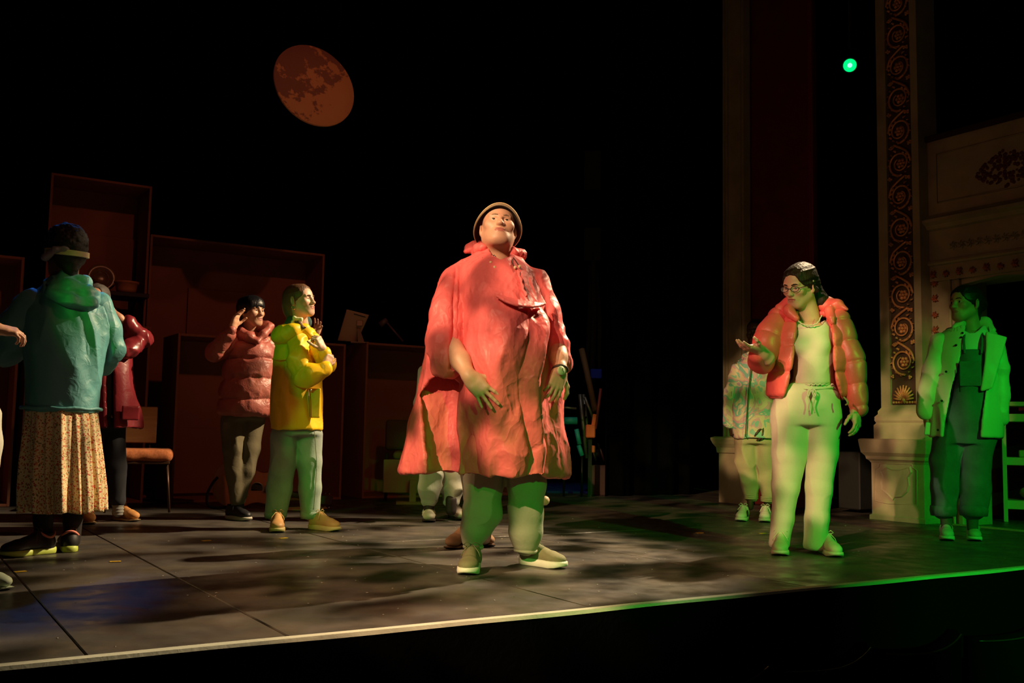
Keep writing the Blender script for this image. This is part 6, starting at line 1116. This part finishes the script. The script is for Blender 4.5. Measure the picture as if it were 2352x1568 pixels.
    rows = P.st([(925, 58, 224, .15, 0), (950, 54, 228, .165, 0), (1000, 50, 232, .185, 0), (1060, 46, 236, .2, 0), (1120, 46, 239, .215, 0), (1172, 49, 238, .22, 0)]); rows = sorted(rows); S = np.array(rows); nz_ = 46; na = 220; zz = np.linspace(S[-1, 0], S[0, 0], nz_); A = np.linspace(0, 2 * PI, na, endpoint=False); V = []
    for i, z in enumerate(zz):
        t = i / (nz_ - 1); cx, cy, rx, ry = [np.interp(z, S[:, 0], S[:, j]) for j in (1, 2, 3, 4)]; wv = (np.sin(11 * A + 1.2 * np.sin(2 * A) + t * .5) + .6 * np.sin(19 * A + 2 * np.sin(3 * A + 1)) + .3 * np.sin(31 * A)) * (.006 + .021 * t); r_ = 1 + wv / .2
        V.append(np.stack([cx + (rx - .012) * r_ * np.cos(A), cy + ry * r_ * np.sin(A), z + .006 * np.sin(7 * A) * t], 1))
    V = np.concatenate(V); i = np.arange(na); Q = np.concatenate([np.stack([k * na + i, k * na + (i + 1) % na, (k + 1) * na + (i + 1) % na, (k + 1) * na + i], 1) for k in range(nz_ - 1)])[:, ::-1]; o = link('floral_skirt', mesh_arr('floral_skirt', V, Q), E, mf); sd = o.modifiers.new('cloth', 'SOLIDIFY'); sd.thickness = .003
    for pts in ([J(99, 1120, .0), J(99, 1190, 0), J(100, 1240, 0)], [J(168, 1120, .03), J(167, 1190, .05), J(166, 1240, .08)]): f = Fld(.01); f.chain(pts, [.056, .05, .042]); fobj('tights_leg', f, mk, E, .007)
    m1 = mat('black_runner', (.012, .01, .01), .5); so = mat('neon_sole', (.5, .62, .1), .5); cl = mat('coral_collar', (.8, .25, .18), .6)
    shoe(P, P.G(130, 1268), P.G(0, 1280), .11, m1, so, mat('dark_red_lace', (.12, .04, .03), .8), collar=cl); shoe(P, P.G(166, 1276), P.G(150, 1255), .11, m1, so, None, collar=cl)
blue()
# ============ 8 person in the translucent red raincoat
def redcoat():
    P = Per(252, 1197, 'person in a glossy wine red vinyl raincoat, half hidden behind the teal jacket'); J = P.J; E = P.e
    mr = mat('red_vinyl', (.2, .02, .028), .3, bump=.003, bs=14, spec=.35); mk = mat('navy_trousers', (.012, .014, .02), .9); md = mat('dark_green_top', (.02, .03, .02), .9)
    hc = J(222, 690, .02); R = fr_head(-15, 5); sz = .98; nk = J(226, 740, .03); hd = head_mesh(hc, R, sz, nk, .05, h=.004, fem=1); w1, e1 = J(272, 728, -.1), J(335, 782, -.04)
    h1 = hand_mesh(w1, (-.9, 0, .2), (0, -1, .3), e1, thumb=1, size=.9, h=.0045); w2 = J(240, 930, -.05); h2 = hand_mesh(w2, (0, -.1, -1), (-1, -.3, 0), J(232, 860), thumb=-1, size=.85, h=.0045)
    ut = undertorso(P.st([(745, 205, 258, .07, 0), (770, 190, 285, .1, 0), (960, 200, 285, .12, 0)]), [([J(215, 960), J(205, 1080), J(200, 1180)], [.08, .06, .035]), ([J(262, 960), J(266, 1080), J(272, 1180)], [.08, .06, .035])], [([J(275, 775), J(330, 785, -.02), w1], [.045, .04, .03]), ([J(205, 780), J(215, 860), w2], [.045, .04, .03])]); joined('body', [hd, (*h1, 0), (*h2, 0), (*ut, 0)], [sk_warm, lip], E); eyes(E, hc, R, sz)
    f = hair_fld(); V, Q = f.mesh(.005, lambda V: .003 * noise(V * 50, 2), 1); link('hair', mesh_arr('hair', hc + sz * (V @ R.T), Q), E, mat('grey_brown_hair', (.06, .05, .045), .7))
    f = Fld(.02); f.stack(P.st([(750, 205, 262, .08, 0), (775, 196, 280, .11, 0), (900, 205, 275, .125, 0), (960, 205, 278, .13, 0)]), rnd=.02); fobj('jumper', f, md, E, .01)
    f = Fld(.03); f.stack(P.st([(735, 205, 262, .1, .03), (755, 185, 290, .13, .03), (800, 180, 300, .16, .02), (900, 180, 313, .18, .02), (984, 178, 330, .2, .02)]), rnd=.015, ext=.06); f.shell(.014); f.hem(J(260, 982)[2]); f.prism(P.poly([(240, 730), (250, 800), (262, 860), (262, 1010), (246, 1010), (242, 900)], -.1), -.6, .0, k=.01); V, Q = f.mesh(.008, lambda V: folds(V, (7, 7, 2), .012, 3), 1); co = link('vinyl_raincoat', mesh_arr('vinyl_raincoat', V, Q), E, mr)
    f = Fld(.02); f.chain([J(275, 748, .0), J(300, 762, -.02), J(332, 778, -.04)], [.065, .07, .05]); f.chain([J(332, 778, -.04), J(300, 800, -.1), J(285, 808, -.14)], [.05, .06, .05]); f.chain([J(332, 778, -.04), J(296, 742, -.08)], [.045, .05]); fobj('sleeve', f, mr, co, .0075, lambda V: folds(V, (13, 13, 13), .010, 3))
    f = Fld(.02); f.chain([J(205, 738, .02), J(235, 730, .06), J(268, 735, .02), J(280, 748, -.02)], [.03, .035, .035, .02]); fobj('collar', f, mr, co, .008); f = Fld(.01); f.box(J(300, 948, -.185), (.06, .01, .05), rot(z=12), .008); fobj('pocket', f, mr, co, .006)
    f = Fld(.02); f.stack(P.st([(955, 200, 285, .12, 0), (985, 198, 285, .12, 0)])); f.chain(P.ch([(218, 985), (208, 1070), (203, 1160)]), [.085, .07, .055]); f.chain(P.ch([(262, 985), (266, 1070), (270, 1148)]), [.08, .07, .052]); fobj('trousers', f, mk, E, .009, lambda V: folds(V, (9, 9, 4), .008, 5)); f = Fld(.01); f.chain([J(270, 1140), J(271, 1175)], [.04, .038]); fobj('striped_sock', f, mat('grey_sock', (.2, .2, .18), .9), E, .006, lambda V: .003 * np.sin(V[:, 2] * 300)); f = Fld(.01); f.chain([J(202, 1150), J(201, 1178)], [.04, .038]); fobj('striped_sock', f, MATS['grey_sock'], E, .006)
    mt = mat('ochre_suede', (.55, .25, .07), .8); shoe(P, P.G(262, 1192), P.G(316, 1198), .1, mt, mat('pale_thin_sole', (.4, .28, .14), .6), mat('ochre_lace', (.45, .22, .08), .8), stz=.014); shoe(P, P.G(188, 1190), P.G(206, 1205), .1, mt, MATS['pale_thin_sole'], MATS['ochre_lace'], stz=.014)
redcoat()
# ============ 9, 10 two people mostly hidden by the poncho
def plain_person(px, py, xs, label, top, trs, hidc, skn, face=0, arms=None, hb=None, ls=.085):
    """upright figure: xs = scale factor of height; returns the Per"""
    P = Per(px, py, label); E = P.e; H = xs; hc = np.array((0, 0, H * .925)); R = fr_head(face, 0); nk = np.array((0, .03, H * .84)); hd = head_mesh(hc, R, H * .58, nk, .055 / .96, h=.005)
    wl, wr = arms if arms else (np.array((-.13, -.1, H * .5)), np.array((.13, -.1, H * .5))); el, er_ = (np.array((-.2, .02, H * .62)) + wl) / 2 if arms else np.array((-.165, .04, H * .61)), np.array((.165, .04, H * .61))
    h1 = hand_mesh(wl, wl - el, (-1, -.3, .1), el, thumb=-1, size=.9, h=.0045, curl=(40, 45, 50, 50)); h2 = hand_mesh(wr, wr - er_, (1, -.3, .1), er_, thumb=1, size=.9, h=.0045, curl=(30, 30, 35, 40))
    rows = [(H * .5, 0, 0, .15, .11), (H * .62, 0, 0, .12, .1), (H * .74, 0, 0, .14, .11), (H * .8, 0, 0, .1, .08)]
    ut = undertorso(rows, [([np.array((s * ls, 0, H * .5)), np.array((s * ls, 0, H * .28)), np.array((s * ls, .02, .08))], [.08, .055, .038]) for s in (-1, 1)], [([np.array((-.13, .0, H * .78)), el, wl], [.05, .045, .03]), ([np.array((.13, .0, H * .78)), er_, wr], [.05, .045, .03])]); joined('body', [hd, (*h1, 0), (*h2, 0), (*ut, 0)], [skn, lip], E); eyes(E, hc, R, H * .58)
    f = hair_fld(); V, Q = f.mesh(.006, lambda V: .003 * noise(V * 50, 2), 1); link('hair', mesh_arr('hair', hc + H * .58 * (V @ R.T), Q), E, hidc)
    f = Fld(.03); f.stack([(H * .46, 0, 0, .17, .14), (H * .6, 0, 0, .155, .13), (H * .75, 0, 0, .165, .13), (H * .8, 0, .01, .12, .1), (H * .84, 0, .02, .08, .08)], rnd=.02); f.chain([(-.14, 0, H * .77), el, wl + (el - wl) * .2], [.06, .055, .04]); f.chain([(.14, 0, H * .77), er_, wr + (er_ - wr) * .2], [.06, .055, .04]); fobj('jumper', f, top, E, .01, lambda V: folds(V, (8, 8, 4), .009, 4))
    return P
P = plain_person(1012, 1196, 1.44, 'person in grey joggers and white strapped shoes behind the red poncho hem', mat('plain_grey_jumper', (.2, .2, .22), .9), None, mat('black_hair', (.008, .006, .006)), sk_warm); J = P.J; mjg = mat('grey_joggers', (.42, .42, .36), .9, bump=.002, bs=30)
f = Fld(.02); f.stack([(.6, 0, 0, .16, .12), (.72, 0, 0, .15, .12)]); f.chain([np.array((-.08, 0, .65)), J(993, 1085), J(987, 1122), J(985, 1148)], [.1, .092, .09, .06]); f.chain([np.array((.08, .03, .65)), J(1040, 1085, .05), J(1038, 1122, .05), J(1037, 1148, .05)], [.1, .09, .085, .06]); fobj('joggers', f, mjg, P.e, .007, lambda V: folds(V, (9, 9, 9), .012, 6))
mw = mat('white_leather_sneaker', (.68, .62, .5), .5); mks = mat('dark_tread', (.03, .02, .02), .6)
for x, y in ((985, 1160), (1036, 1160)): f = Fld(.01); f.chain([J(x, y - 12), J(x, y + 12)], [.042, .04]); fobj('ankle_sock', f, mks, P.e, .006)
shoe(P, P.G(984, 1178), P.G(985, 1200), .105, mw, mks, mat('white_strap', (.66, .62, .5), .5), velcro=1, stz=.018); shoe(P, P.G(1018, 1182), P.G(1062, 1196), .105, mw, mks, MATS['white_strap'], velcro=1, stz=.018)
P = plain_person(1100, 1256, 1.36, 'person in brown slip-on shoes standing hidden directly behind the man', mat('plain_dark_jumper', (.08, .07, .09), .9), None, mat('brown_hair', (.12, .06, .03)), sk_warm, 0, None, ls=.035); J = P.J; mlg = mat('pale_leggings', (.5, .46, .36), .9)
f = Fld(.02); f.stack([(.55, 0, 0, .14, .11), (.66, 0, 0, .13, .11)]); f.chain([np.array((-.07, 0, .6)), np.array((-.035, 0, .3)), J(1082, 1232)], [.085, .06, .045]); f.chain([np.array((.07, 0, .6)), np.array((.045, 0, .3)), J(1112, 1235)], [.08, .06, .04]); fobj('leggings', f, mlg, P.e, .009)
mbs = mat('brown_slipper', (.25, .14, .07), .8); shoe(P, P.G(1076, 1250), P.G(1030, 1262), .1, mbs, mat('brown_thin_sole', (.12, .06, .03), .7), None, stz=.012); shoe(P, P.G(1100, 1245), P.G(1127, 1256), .1, mbs, MATS['brown_thin_sole'], None, stz=.012)
pk = _Q(1210, 1262); a_, b_ = pk.J(1130, 1082, .2), pk.J(1250, 1150, .2); tb = lambda p: pk.g + pk.ax * p[0] + pk.ay * p[1] + np.array((0, 0, p[2]))
e = empty('wooden_stick', tb(b_), 0, label='pale wooden stick with a round knob, glimpsed between and behind the trouser legs', cat='stick'); m_stk = mat('pale_turned_wood', (.6, .42, .3), .5)
under(MB().tube([tb(a_), tb(b_)], [.03, .02], 12).build('shaft', m_stk), e); b = MB(); b.lathe([(.0005, .03), (.018, .025), (.028, .01), (.028, -.006), (.016, -.022), (.0005, -.026)], tb(pk.J(1251, 1149, .2)), rot(y=118), 18); under(b.build('knob', m_stk), e)
# ============ 11 person cut off by the left edge
def edge_person():
    P = Per(-62, 1345, 'person cut off by the left edge, reaching a hand into the picture'); J = P.J; E = P.e
    hc = J(-75, 440); R = fr_head(60, 0); sz = 1.05; nk = J(-75, 540, .03); hd = head_mesh(hc, R, sz, nk, .055, h=.005); w1, e1 = J(-12, 754, -.1), J(-75, 785, -.12)
    h1 = hand_mesh(w1, (1, .05, -.12), (.1, -.4, 1), e1, thumb=-1, size=.92, curl=(35, 38, 42, 45), spread=5); w2 = J(-160, 850); h2 = hand_mesh(w2, (0, 0, -1), (-1, 0, 0), J(-165, 760), thumb=-1, size=.95, h=.006)
    ut = undertorso(P.st([(560, -110, -50, .1, 0), (600, -160, -40, .12, 0), (850, -140, -44, .13, 0), (920, -145, -40, .14, 0)]), [([J(-112, 900), J(-110, 1100), J(-110, 1290)], [.09, .06, .045]), ([J(-50, 900), J(-50, 1100), J(-48, 1290)], [.09, .06, .045])], [([J(-48, 620), J(-66, 740, -.03), e1], [.05, .045, .04]), ([J(-150, 620), J(-165, 760), w2], [.05, .045, .03])]); joined('body', [hd, (*h1, 0), (*h2, 0), (*ut, 0)], [sk_warm, lip], E); eyes(E, hc, R, sz)
    f = hair_fld(); V, Q = f.mesh(.006, lambda V: .003 * noise(V * 50, 2), 1); link('hair', mesh_arr('hair', hc + sz * (V @ R.T), Q), E, MATS['brown_hair'])
    f = Fld(.03); f.stack(P.st([(550, -112, -46, .1, 0), (590, -165, -34, .13, 0), (760, -150, -40, .15, 0), (900, -152, -34, .16, 0)]), rnd=.02); f.chain([J(-46, 625), J(-66, 745, -.04), J(-50, 780, -.12)], [.06, .056, .048]); f.chain([J(-150, 625), J(-165, 760)], [.06, .055]); fobj('jumper', f, mat('plain_grey_jumper', (.2, .2, .22)), E, .012, lambda V: folds(V, (8, 8, 4), .009, 4))
    f = Fld(.02); f.stack(P.st([(880, -148, -24, .14, 0), (960, -150, -14, .14, 0)])); f.chain(P.ch([(-112, 960), (-110, 1120), (-108, 1280)]), [.11, .09, .075]); f.chain(P.ch([(-58, 960), (-50, 1015), (-60, 1120), (-62, 1280)]), [.1, .09, .08, .07]); fobj('trousers', f, mat('pale_trousers', (.55, .55, .45), .9), E, .01, lambda V: folds(V, (8, 8, 3), .006, 4))
    ms = mat('pale_suede', (.42, .5, .36), .8); shoe(P, P.G(-68, 1345), P.G(22, 1356), .1, ms, ms, None, stz=.014); shoe(P, P.G(-120, 1335), P.G(-130, 1372), .1, ms, ms, None, stz=.014)
edge_person()
